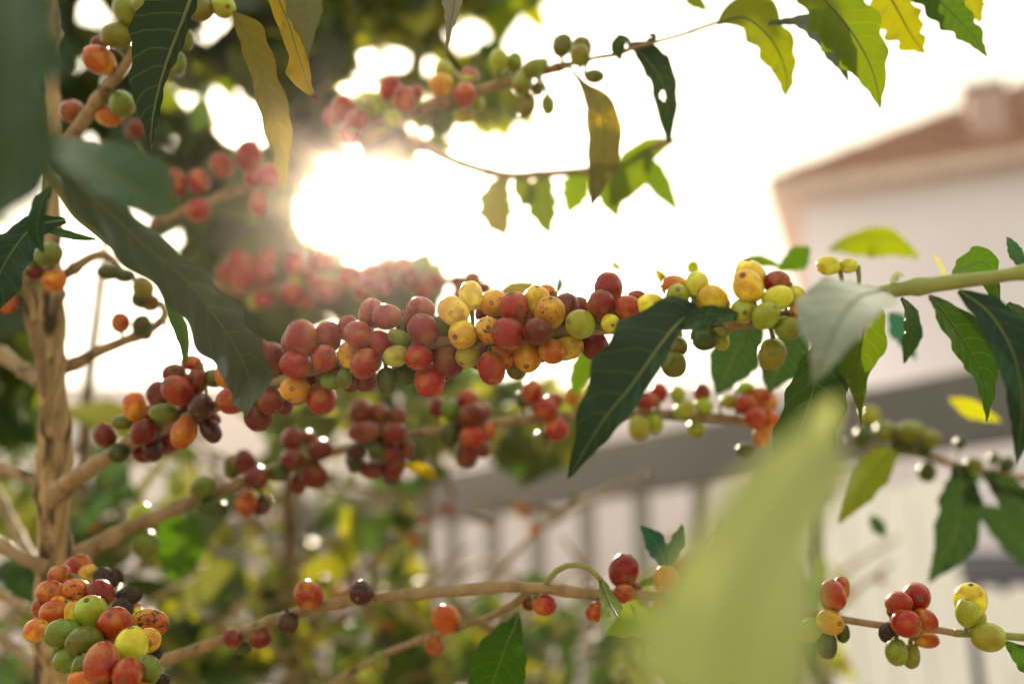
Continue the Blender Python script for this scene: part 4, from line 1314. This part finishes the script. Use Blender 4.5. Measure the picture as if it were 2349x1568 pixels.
leaf('F', [(520, 640, 0.62), (400, 790, 0.63), (310, 960, 0.635), (235, 1140, 0.64)], [40, 150, 140, 10], [40, 170, 150, 10], DG, 0.02, r2, fold=0.1)
leaf('F', [(800, 650, 0.60), (730, 820, 0.61), (650, 990, 0.62), (590, 1130, 0.63)], [30, 120, 120, 6], [30, 150, 110, 6], DG, 0.02, r2, fold=0.1)
leaf('E', [(1740, 760, 0.62), (1700, 900, 0.63), (1640, 1030, 0.635), (1600, 1160, 0.64)], [20, 80, 70, 6], [30, 100, 60, 6], BG, 0.2, r2, fold=0.1)
leaf('H', [(410, 60, 0.68), (520, 80, 0.685), (600, 120, 0.69), (660, 165, 0.69)], [10, 40, 40, 2], [10, 40, 50, 2], YL, 0.4, r2, rib=False)
leaf('G', [(1270, 410, 0.78), (1260, 480, 0.78), (1240, 660, 0.78), (1200, 840, 0.78)], [60, 150, 170, 40], [60, 140, 160, 40], (0.03, 0.085, 0.010), 0.2, r2)

# ---------------------------------------------------------------- the lower branch
bl = Branch('coffee_branch', 'long sparse coffee branch low down, single cherries on bare wood and two bunches', 'branch', BG_)
lp = [(330, 1535, 15, 0.575), (370, 1515, 14, 0.575), (500, 1472, 13, 0.57), (650, 1415, 13, 0.563), (790, 1380, 13, 0.557), (1000, 1358, 13, 0.55), (1190, 1345, 13, 0.545), (1370, 1362, 12, 0.543), (1500, 1366, 10, 0.54),
      (1700, 1385, 9, 0.535), (1850, 1402, 8, 0.53), (1935, 1420, 8, 0.527), (2035, 1435, 8, 0.522), (2140, 1443, 8, 0.518), (2195, 1452, 8, 0.515)]
bl.stem('V', lp, M_TWIG, 'stem', 12, True, 0.14, 110)
bl.stem('V', [(2190, 1451, 8.5, 0.515), (2270, 1455, 9, 0.512), (2360, 1462, 9, 0.508), (2460, 1470, 9, 0.505)], M_SHOOT, 'green_shoot', 10, False, 0.05)
bl.stem('V', [(1215, 1352, 9, 0.546), (1185, 1380, 9, 0.555), (1130, 1410, 8, 0.57), (1050, 1440, 8, 0.60), (950, 1472, 8, 0.63), (860, 1510, 8, 0.66), (760, 1570, 8, 0.69), (700, 1610, 8, 0.7)], M_TWIG, 'side_twig', 10, True, 0.14)
bl.cherries('G', [(2120, 955, 96, 90, 'T', {'tilt': 20}), (1985, 1145, 66, 76, 'M', {'tilt': 10}), (1600, 1255, 66, 60, 'D'), (1790, 1260, 76, 60, 'D', {'tilt': 15}), (1680, 1320, 50, 42, 'K')])
bl.cherries('H', [(140, 942, 82, 82, 'M'), (715, 1120, 89, 88, 'O', {'s': .1}), (1396, 1026, 82, 71, 'R'), (1290, 1010, 46, 52, 'D', {'z': -.5}), (1940, 790, 96, 102, 'C', {'tilt': 30, 's': .15}), (1940, 946, 76, 66, 'T'), (1752, 1072, 60, 76, 'T', {'nav': (1770, 1060)}),
                  (2012, 910, 52, 46, 'C', {'z': -.6}), (2235, 850, 82, 96, 'O', {'s': .1, 'z': .7}), (2330, 800, 62, 82, 'T', {'z': -.4}), (2200, 1052, 56, 56, 'O'), (640, 1302, 62, 56, 'T'), (265, 1420, 60, 70, 'V')])
bl.cherries('I', [(190, 810, 72, 62, 'T', {'z': -.4}), (162, 885, 82, 62, 'T'), (30, 950, 52, 52, 'T'), (250, 800, 40, 40, 'T', {'z': -.8}),
                  (1030, 962, 90, 106, 'T', {'z': .6, 's': .1}), (1087, 912, 56, 92, 'T', {'z': -.6}), (1010, 1142, 82, 86, 'A', {'nav': (1042, 1130), 'z': .8}), (866, 1202, 76, 76, 'L'), (986, 1302, 70, 90, 'K'), (1100, 1217, 46, 66, 'K', {'z': -.5}),
                  (1602, 972, 94, 96, 'R', {'nav': (1590, 957), 'z': -.2}), (1486, 1016, 79, 81, 'R', {'nav': (1520, 1005), 'z': .7}), (1440, 1065, 36, 46, 'D', {'z': -1}), (1536, 1152, 93, 89, 'R', {'nav': (1575, 1130), 'z': 1.2}),
                  (1665, 1125, 72, 72, 'T', {'nav': (1712, 1140), 'z': .5}), (1675, 1265, 102, 56, 'O', {'z': -.3}), (1468, 1348, 73, 92, 'V', {'z': .6}), (1566, 1372, 62, 86, 'V', {'z': .1}), (1402, 1212, 52, 72, 'B', {'z': .5, 'tilt': -25}),
                  (1980, 992, 99, 101, 'Y', {'z': -.2}), (1952, 1080, 73, 95, 'L', {'z': .9}), (2032, 1120, 52, 66, 'L', {'z': -.6}), (2097, 1246, 113, 93, 'L', {'z': .6, 'tilt': -5})])
bl.grow()
rl = bl.root
leaf('H', [(1210, 1075, 0.55), (1195, 1160, 0.545), (1150, 1260, 0.54), (1090, 1420, 0.54), (1010, 1640, 0.54)], [6, 60, 130, 200, 150], [8, 50, 110, 190, 160], (0.022, 0.075, 0.007), 0.10, rl, fold=0.1, wave=0.1)
leaf('I', [(2205, 1268, 0.512), (2300, 1330, 0.508), (2420, 1420, 0.505), (2560, 1560, 0.50)], [6, 70, 110, 30], [6, 40, 90, 30], (0.02, 0.06, 0.009), 0.1, rl, fold=0.1)
# the pale leaf that reaches out from it towards us
leaf('V', [(1381, 1334, 0.53), (1402, 1388, 0.50), (1445, 1440, 0.46), (1515, 1490, 0.42), (1600, 1540, 0.39), (1710, 1600, 0.37)],
     [8, 24, 50, 80, 90, 60], [8, 24, 66, 110, 120, 80], (0.12, 0.18, 0.035), 0.12, rl, fold=0.1, wave=0.05, petiole=[(1247, 1348, 0.545, 0.0016), (1272, 1312, 0.54, 0.0016), (1312, 1294, 0.535, 0.0015), (1357, 1306, 0.53, 0.0015), (1381, 1334, 0.53, 0.0014)])
leaf('H', [(2235, 790, 0.56), (2205, 670, 0.565), (2140, 560, 0.57), (2055, 480, 0.57)], [10, 55, 70, 4], [10, 70, 60, 6], (0.013, 0.055, 0.038), 0.0, rl, mat=M_WAX, fold=0.45, wave=0.2, roll=14)
leaf('H', [(2240, 790, 0.56), (2270, 670, 0.57), (2310, 560, 0.575), (2345, 470, 0.575)], [10, 50, 55, 4], [10, 50, 46, 4], (0.013, 0.055, 0.038), 0.0, rl, mat=M_WAX, fold=0.45, wave=0.2, roll=-14)
leaf('H', [(2340, 850, 0.57), (2220, 850, 0.575), (2100, 870, 0.58), (2010, 910, 0.58)], [6, 30, 26, 2], [6, 26, 24, 2], BG, 0.1, rl, mat=M_WAX, fold=0.3)

# ---------------------------------------------------------------- the crowded bunch low in front
bc = Branch('coffee_branch', 'crowded bunch of green, orange and dried black cherries at the foot of the trunk', 'branch', BG_)
bc.stem('G', [(820, 900, 30, 0.56), (760, 1050, 34, 0.52), (735, 1230, 40, 0.495), (745, 1400, 40, 0.475), (750, 1600, 40, 0.46), (755, 1800, 42, 0.45)], M_TWIG, 'stem', 12)
bc.cherries('G', [
    (548, 778, 88, 86, 'R', {'z': -1}), (410, 815, 74, 62, 'T', {'z': -1.2}), (615, 815, 62, 62, 'A', {'z': -.6}), (722, 842, 88, 76, 'B', {'z': -.4, 'tilt': -30}), (792, 842, 62, 72, 'B', {'z': -1}), (345, 940, 92, 82, 'T', {'z': -.8}),
    (515, 936, 102, 86, 'O', {'z': .2, 's': .62}), (690, 946, 94, 86, 'C', {'z': .4, 'nav': (665, 905), 's': .5}), (885, 966, 97, 66, 'B', {'z': 0.1, 'tilt': 10}), (372, 1082, 97, 82, 'O', {'z': .1, 's': .4}),
    (505, 1078, 57, 82, 'A', {'z': .3}), (630, 1085, 99, 113, 'L', {'z': 1, 'nav': (622, 985)}), (840, 1060, 72, 82, 'B', {'z': .3}), (912, 1060, 52, 52, 'R', {'z': -.5}), (955, 1080, 40, 36, 'W', {'z': -.4}),
    (793, 1156, 102, 120, 'T', {'z': 1.2, 'nav': (793, 1078), 's': .15}), (1037, 1146, 122, 86, 'O', {'z': .4, 'tilt': -15, 's': .78}), (252, 1200, 86, 76, 'O', {'z': -1}), (432, 1226, 112, 93, 'G', {'z': .9, 'nav': (330, 1215)}),
    (580, 1276, 110, 98, 'G', {'z': 1.4, 'nav': (523, 1262)}), (905, 1301, 105, 122, 'W', {'z': 1.5, 'tilt': 2}), (1020, 1266, 66, 96, 'A', {'z': .7, 'nav': (1048, 1270)}), (1072, 1350, 46, 62, 'B', {'z': .1}),
    (703, 1428, 121, 121, 'R', {'z': 1.8, 'nav': (740, 1500), 's': .3}), (470, 1402, 86, 86, 'G', {'z': .9}), (412, 1346, 50, 50, 'G', {'z': .2}), (560, 1452, 66, 82, 'G', {'z': .8}), (880, 1500, 110, 92, 'T', {'z': 1.9, 'nav': (890, 1505)}),
    (1017, 1470, 76, 96, 'G', {'z': 1.1, 'nav': (1015, 1385)}), (560, 1545, 125, 60, 'O', {'z': 1.3}), (1100, 1545, 72, 50, 'B', {'z': .3}), (268, 1045, 46, 62, 'T', {'z': -1.2}), (720, 1020, 60, 60, 'T', {'z': -.2}), (400, 1000, 50, 40, 'O', {'z': -.7}),
    (760, 1620, 110, 90, 'G', {'z': 1.3}), (960, 1640, 100, 80, 'O', {'z': 1.2})])
bc.grow()

# ---------------------------------------------------------------- green berries, back on the right
b = Branch('coffee_branch', 'shaded coffee branch with small unripe green berries hanging above the white gate', 'branch', BG_)
b.stem('V', [(1935, 1010, 6, 0.80), (2030, 1030, 8, 0.80), (2120, 1045, 8, 0.80), (2230, 1075, 9, 0.80), (2370, 1100, 9, 0.80), (2480, 1120, 9, 0.80)])
b.cherries('F', [(1285, 1290, 62, 72, 'L'), (1400, 1400, 82, 72, 'V'), (1240, 1430, 62, 62, 'K'), (1570, 1400, 92, 72, 'V'), (1700, 1450, 72, 62, 'V'), (1560, 1490, 72, 62, 'K'), (1640, 1520, 70, 60, 'K'), (1480, 1490, 60, 60, 'K'), (1908, 1478, 40, 40, 'K')])
b.cherries('I', [(1680, 110, 60, 60, 'K'), (2140, 20, 40, 40, 'G'), (2230, 60, 50, 50, 'K'), (2000, 60, 60, 50, 'G')])
b.grow()
rg = b.root
leaf('I', [(1450, -40, 0.70), (1330, 80, 0.70), (1210, 250, 0.70), (1070, 460, 0.70)], [40, 130, 110, 10], [40, 110, 90, 10], (0.04, 0.06, 0.008), 0.3, rg)
leaf('I', [(1890, 60, 0.74), (1910, 270, 0.74), (1850, 580, 0.74), (1690, 870, 0.74)], [40, 150, 140, 6], [40, 130, 150, 6], DG, 0.05, rg)
leaf('I', [(2060, 110, 0.72), (2220, 230, 0.72), (2400, 420, 0.72), (2560, 640, 0.72)], [20, 100, 120, 20], [20, 90, 110, 20], DG, 0.08, rg)
leaf('I', [(1990, 330, 0.85), (2180, 470, 0.85), (2380, 660, 0.85), (2500, 800, 0.85)], [20, 100, 110, 20], [20, 110, 100, 20], DG, 0.05, rg)
leaf('I', [(1290, 420, 0.85), (1340, 470, 0.85), (1370, 520, 0.85), (1380, 560, 0.85)], [20, 60, 40, 4], [20, 40, 30, 4], DG, 0.1, rg, rib=False)
leaf('I', [(1930, 60, 0.80), (1980, 110, 0.80), (2010, 140, 0.80), (2060, 170, 0.80)], [20, 60, 40, 4], [20, 60, 30, 4], MG, 0.1, rg, rib=False)

# ---------------------------------------------------------------- the leafy shoot in front of the trunk
bs = Branch('coffee_shoot', 'green coffee shoot with a long drooping silvery leaf in front of the trunk', 'shoot')
bs.stem('V', [(60, 300, 11, 0.40), (108, 390, 11, 0.42), (140, 440, 11, 0.44), (175, 490, 10, 0.455), (213, 523, 9, 0.47), (262, 565, 7, 0.48)], M_SHOOT, 'stem', 12, False, 0.06)
rs_ = bs.root
leaf('V', [(112, 345, 0.37), (190, 430, 0.375), (275, 510, 0.385), (357, 585, 0.40), (430, 645, 0.42), (480, 708, 0.44), (525, 770, 0.458), (558, 830, 0.468), (575, 890, 0.474), (564, 960, 0.478)],
     [10, 44, 58, 56, 52, 50, 46, 36, 22, 1], [10, 34, 36, 34, 33, 36, 34, 32, 20, 1], (0.009, 0.032, 0.012), 0.03, rs_, mat=M_SILVER, fold=0.08, wave=0.13, waves=4, edge=0.12, roll=0, roll2=86, corr=0.06, n=72)
leaf('V', [(108, 318, 0.37), (170, 350, 0.345), (250, 395, 0.33), (330, 445, 0.325), (392, 492, 0.325)], [6, 38, 56, 58, 6], [6, 40, 66, 64, 6], (0.019, 0.058, 0.020), 0.02, rs_, mat=M_WAX, fold=0.22, wave=0.05, roll=40)
leaf('V', [(375, 668, 0.47), (392, 700, 0.472), (414, 745, 0.475), (424, 790, 0.478), (424, 832, 0.478)], [3, 12, 17, 10, 3], [3, 12, 16, 12, 4], (0.05, 0.12, 0.03), 0.05, rs_, mat=M_WAX, fold=0.5, wave=0.1)
leaf('V', [(150, 505, 0.47), (80, 520, 0.462), (30, 575, 0.455), (-10, 650, 0.45), (-30, 730, 0.45)], [6, 26, 46, 60, 10], [8, 30, 52, 60, 10], (0.008, 0.030, 0.013), 0.02, rs_, mat=M_WAX, fold=0.24, wave=0.12)
leaf('V', [(220, 549, 0.475), (180, 543, 0.472), (135, 533, 0.468), (95, 526, 0.465)], [2, 7, 10, 1], [2, 8, 9, 1], (0.03, 0.09, 0.03), 0.05, rs_, mat=M_WAX, fold=0.6, wave=0.15)
leaf('V', [(118, 430, 0.43), (95, 470, 0.425), (85, 530, 0.425), (100, 580, 0.43)], [4, 18, 20, 2], [4, 16, 18, 2], (0.008, 0.030, 0.013), 0.02, rs_, fold=0.3)

# ---------------------------------------------------------------- single leaves whose branches are outside the view
LG = 'single coffee leaves hanging from branches above'
leaf('V', [(20, -140, 0.25), (25, 40, 0.238), (30, 220, 0.232), (20, 380, 0.232), (-10, 520, 0.238)], [70, 130, 140, 110, 20], [70, 135, 150, 125, 30], (0.026, 0.056, 0.032), 0.06, None, mat=M_WAX, fold=0.3, wave=0.26, roll=-10,
     label='very blurred grey green leaf edge close to the lens beside the trunk', group=LG)
leaf('A', [(1330, -60, 0.47), (1270, 120, 0.472), (1190, 320, 0.475), (1120, 520, 0.478), (1065, 740, 0.48), (1045, 880, 0.48), (1034, 1035, 0.48)], [90, 290, 305, 235, 135, 55, 1], [50, 62, 70, 40, 44, 34, 1],
     (0.009, 0.022, 0.009), 0.10, None, fold=0.14, wave=0.07, roll=-6, label='dark green pointed leaf hanging sharply before the green cherries', group=LG)
leaf('A', [(1600, 80, 0.48), (1690, 230, 0.482), (1770, 420, 0.485), (1840, 640, 0.488), (1900, 860, 0.49), (1935, 1090, 0.49), (1942, 1320, 0.49)], [6, 60, 74, 84, 84, 52, 1], [10, 120, 110, 110, 110, 64, 1],
     (0.10, 0.095, 0.014), 0.32, None, fold=0.08, wave=0.10, edge=0.09, label='long olive yellow wavy leaf hanging straight down beside the sun', group=LG)
leaf('A', [(1880, -80, 0.475), (1985, 160, 0.478), (2045, 360, 0.482), (2085, 480, 0.485), (2120, 590, 0.488), (2192, 690, 0.49)], [60, 76, 62, 116, 60, 1], [46, 62, 60, 52, 26, 1],
     (0.20, 0.17, 0.02), 0.50, None, fold=0.2, wave=0.16, label='yellow curled leaf with a burnt brown tip', group=LG)
leaf('A', [(2085, -90, 0.468), (2105, 100, 0.47), (2122, 260, 0.472), (2121, 415, 0.474)], [140, 125, 60, 1], [150, 110, 40, 1], (0.075, 0.085, 0.035), 0.16, None, fold=0.1, wave=0.05,
     label='grey olive pointed leaf overlapping the curled yellow leaf', group=LG)
leaf('B', [(775, -60, 0.48), (772, 60, 0.482), (745, 190, 0.485), (712, 395, 0.488)], [70, 62, 24, 2], [70, 66, 34, 2], (0.16, 0.17, 0.13), 0.0, None, mat=M_WAX, fold=0.55, wave=0.12, roll=-20,
     label='small pale folded leaf tip hanging at the top edge', group=LG)
RG = 'leaves hanging against the white sky over the house roof'
leaf('C', [(590, 160, 0.555), (740, 150, 0.55), (880, 175, 0.545), (1000, 300, 0.54), (1080, 430, 0.54), (1133, 560, 0.54)], [20, 30, 80, 100, 56, 1], [14, 28, 95, 95, 56, 1], (0.05, 0.075, 0.06), 0.02, None, mat=M_WAX, fold=0.25,
     roll=16, label='dull grey green leaf between two backlit yellow green leaves', group=RG)
leaf('C', [(880, -100, 0.53), (1060, 90, 0.53), (1210, 300, 0.53), (1310, 510, 0.53), (1357, 745, 0.53)], [120, 215, 200, 118, 1], [120, 205, 185, 90, 1], (0.065, 0.11, 0.010), 0.24, None, edge=0.12, fold=0.06, wave=0.09,
     label='largest backlit green leaf, long drip tip pointing at the roof', group=RG)
leaf('C', [(1380, -100, 0.56), (1480, 80, 0.56), (1570, 240, 0.56), (1660, 365, 0.56)], [120, 165, 130, 4], [120, 130, 90, 4], (0.13, 0.15, 0.012), 0.34, None, edge=0.16, fold=0.05, wave=0.14, label='yellowish backlit leaf with a blunt ragged end', group=RG)
leaf('C', [(1640, -100, 0.54), (1830, 70, 0.54), (1980, 230, 0.54), (2092, 392, 0.54)], [110, 130, 80, 1], [110, 110, 70, 1], (0.025, 0.065, 0.008), 0.12, None, edge=0.12, fold=0.08, wave=0.09, label='dark green slanting leaf farthest along above the roof ridge', group=RG)
leaf('C', [(1985, -90, 0.56), (2000, 50, 0.56), (2048, 150, 0.56)], [90, 78, 6], [90, 66, 6], (0.12, 0.14, 0.012), 0.3, None, rib=False, label='short yellow green leaf tip behind the dark slanting leaf', group=RG)
leaf('C', [(20, -90, 0.60), (85, 0, 0.60), (165, 72, 0.60)], [60, 56, 2], [60, 44, 2], (0.10, 0.17, 0.016), 0.3, None, rib=False, label='tiny blurred leaf tip alone against white sky', group=RG)
MG_ = 'blurred leaves behind the fruit'
bt = Branch('coffee_twig', 'thin leafy twig crossing the white sky right of the sun', 'twig')
bt.stem('V', [(940, 318, 12, 0.80), (1050, 372, 11, 0.79), (1160, 402, 10, 0.78), (1262, 398, 9.5, 0.76), (1400, 385, 9, 0.74), (1470, 352, 8, 0.725), (1545, 318, 7, 0.715)], M_TWIG, 'stem', 8, True, 0.1)
leaf('B', [(2290, 960, 0.72), (2090, 1060, 0.72), (1960, 1250, 0.72), (1850, 1420, 0.72)], [16, 95, 130, 10], [16, 75, 110, 10], (0.07, 0.12, 0.012), 0.3, bt.root)
leaf('B', [(2060, 1040, 0.73), (2160, 1230, 0.73), (2320, 1460, 0.73)], [20, 80, 4], [20, 80, 4], (0.05, 0.10, 0.012), 0.2, bt.root)
leaf('B', [(1430, 1195, 0.76), (1375, 1330, 0.76), (1390, 1460, 0.76), (1432, 1620, 0.76)], [14, 105, 96, 6], [14, 100, 92, 6], (0.05, 0.085, 0.014), 0.25, bt.root, edge=0.12)
leaf('B', [(1150, 1200, 0.78), (1075, 1340, 0.78), (1075, 1480, 0.78), (1132, 1630, 0.78)], [14, 105, 120, 6], [14, 90, 105, 6], (0.07, 0.08, 0.02), 0.3, bt.root, edge=0.12)
leaf('B', [(1720, 1160, 0.75), (1640, 1250, 0.75), (1600, 1360, 0.75), (1560, 1470, 0.75)], [14, 100, 90, 6], [14, 80, 80, 6], (0.07, 0.13, 0.012), 0.2, bt.root, edge=0.1)
leaf('B', [(1290, 1200, 0.77), (1250, 1270, 0.77), (1260, 1350, 0.77), (1240, 1430, 0.77)], [10, 70, 60, 6], [10, 60, 56, 6], (0.06, 0.10, 0.012), 0.2, bt.root)
leaf('B', [(1900, 1130, 0.74), (1850, 1240, 0.74), (1860, 1360, 0.74), (1900, 1500, 0.74)], [12, 90, 90, 6], [12, 80, 80, 6], (0.055, 0.10, 0.012), 0.2, bt.root)
leaf('F', [(1000, 150, 0.80), (1160, 80, 0.79), (1400, 60, 0.78), (1620, 200, 0.78)], [10, 110, 150, 10], [6, 40, 60, 10], (0.11, 0.16, 0.006), 0.14, None, label='bright lime green blurred leaf in front of the house wall', group=MG_)
leaf('F', [(370, 250, 0.66), (510, 215, 0.66), (690, 265, 0.66)], [6, 50, 6], [6, 30, 6], (0.035, 0.085, 0.009), 0.1, None, label='arched green blurred leaf behind the paired yellow cherries', group=MG_)
leaf('F', [(650, 290, 0.68), (780, 200, 0.68), (868, 130, 0.68)], [10, 95, 10], [10, 75, 10], (0.03, 0.08, 0.008), 0.1, None, label='upright green blurred leaf beside the pale grey leaf', group=MG_)
leaf('F', [(1415, 580, 0.70), (1500, 680, 0.70), (1600, 905, 0.70)], [10, 100, 4], [10, 70, 4], TEAL, 0.0, None, label='teal green blurred leaf before the pinkish wall', group=MG_)
leaf('F', [(1830, 1170, 0.80), (1980, 1240, 0.80), (2190, 1330, 0.80)], [10, 66, 4], [10, 60, 4], (0.20, 0.24, 0.02), 0.4, None, label='yellow blurred leaf over the grey beam end', group=MG_)
leaf('F', [(100, 330, 0.62), (60, 270, 0.62), (30, 250, 0.62)], [10, 50, 12], [10, 44, 12], (0.08, 0.12, 0.010), 0.1, None, rib=False, label='small square yellow green leaf tip above the orange cherry', group=MG_)
leaf('E', [(2240, 420, 0.60), (2200, 340, 0.60), (2160, 290, 0.60)], [20, 34, 12], [20, 30, 10], YL, 0.4, None, rib=False, label='small yellow leaf tip rising behind the red and yellow cherries', group=MG_)
leaf('E', [(1480, 450, 0.62), (1500, 390, 0.62), (1500, 330, 0.62)], [10, 26, 4], [10, 24, 4], TEAL, 0.1, None, rib=False, label='small teal leaf tip behind the crimson cherry', group=MG_)
leaf('E', [(1850, 220, 0.72), (1890, 260, 0.72), (1940, 295, 0.72)], [6, 30, 4], [6, 24, 4], OLV, 0.1, None, rib=False, label='tiny olive leaf scrap in the white sky over the fruit', group=MG_)
leaf('E', [(1080, 470, 0.66), (1180, 410, 0.66), (1330, 380, 0.66)], [20, 90, 10], [20, 40, 10], OLV, 0.3, None, label='muted olive leaf behind the orange yellow cherries', group=MG_)
# the pale leaf nearest the lens
leaf('V', [(1925, 1020, 0.215), (1860, 1095, 0.198), (1775, 1230, 0.178), (1690, 1400, 0.160), (1640, 1640, 0.150)], [110, 125, 155, 205, 230], [70, 85, 125, 185, 180], (0.235, 0.295, 0.115), 0.05, None,
     fold=0.16, wave=0.13, waves=1.3, label='huge pale green leaf out of focus, closest to the lens', group='leaves nearest the lens')
leaf('I', [(1040, -30, 0.37), (980, 60, 0.37), (900, 160, 0.37)], [6, 24, 2], [6, 22, 2], (0.25, 0.28, 0.16), 0.0, None, mat=M_WAX, rib=False, label='pale slender blurred sliver of leaf beside the huge pale leaf', group='leaves nearest the lens')

# ---------------------------------------------------------------- thin air volume added to imitate lens glare round the sun
mh, nh, oh = new_mat("glare_air")
pvn = nh.nodes.new('ShaderNodeVolumePrincipled')
pvn.inputs['Color'].default_value = (1.0, 0.86, 0.79, 1)
pvn.inputs['Density'].default_value = 0.0085
pvn.inputs['Anisotropy'].default_value = 0.95
nh.links.new(pvn.outputs[0], oh.inputs['Volume'])
hz = boxes('glare_volume', [((-16, -3, -1.3), (18, 30, 14), None)], mh)
tag(hz, 'thin volume of air added to give the sun its glare', kind='stuff')
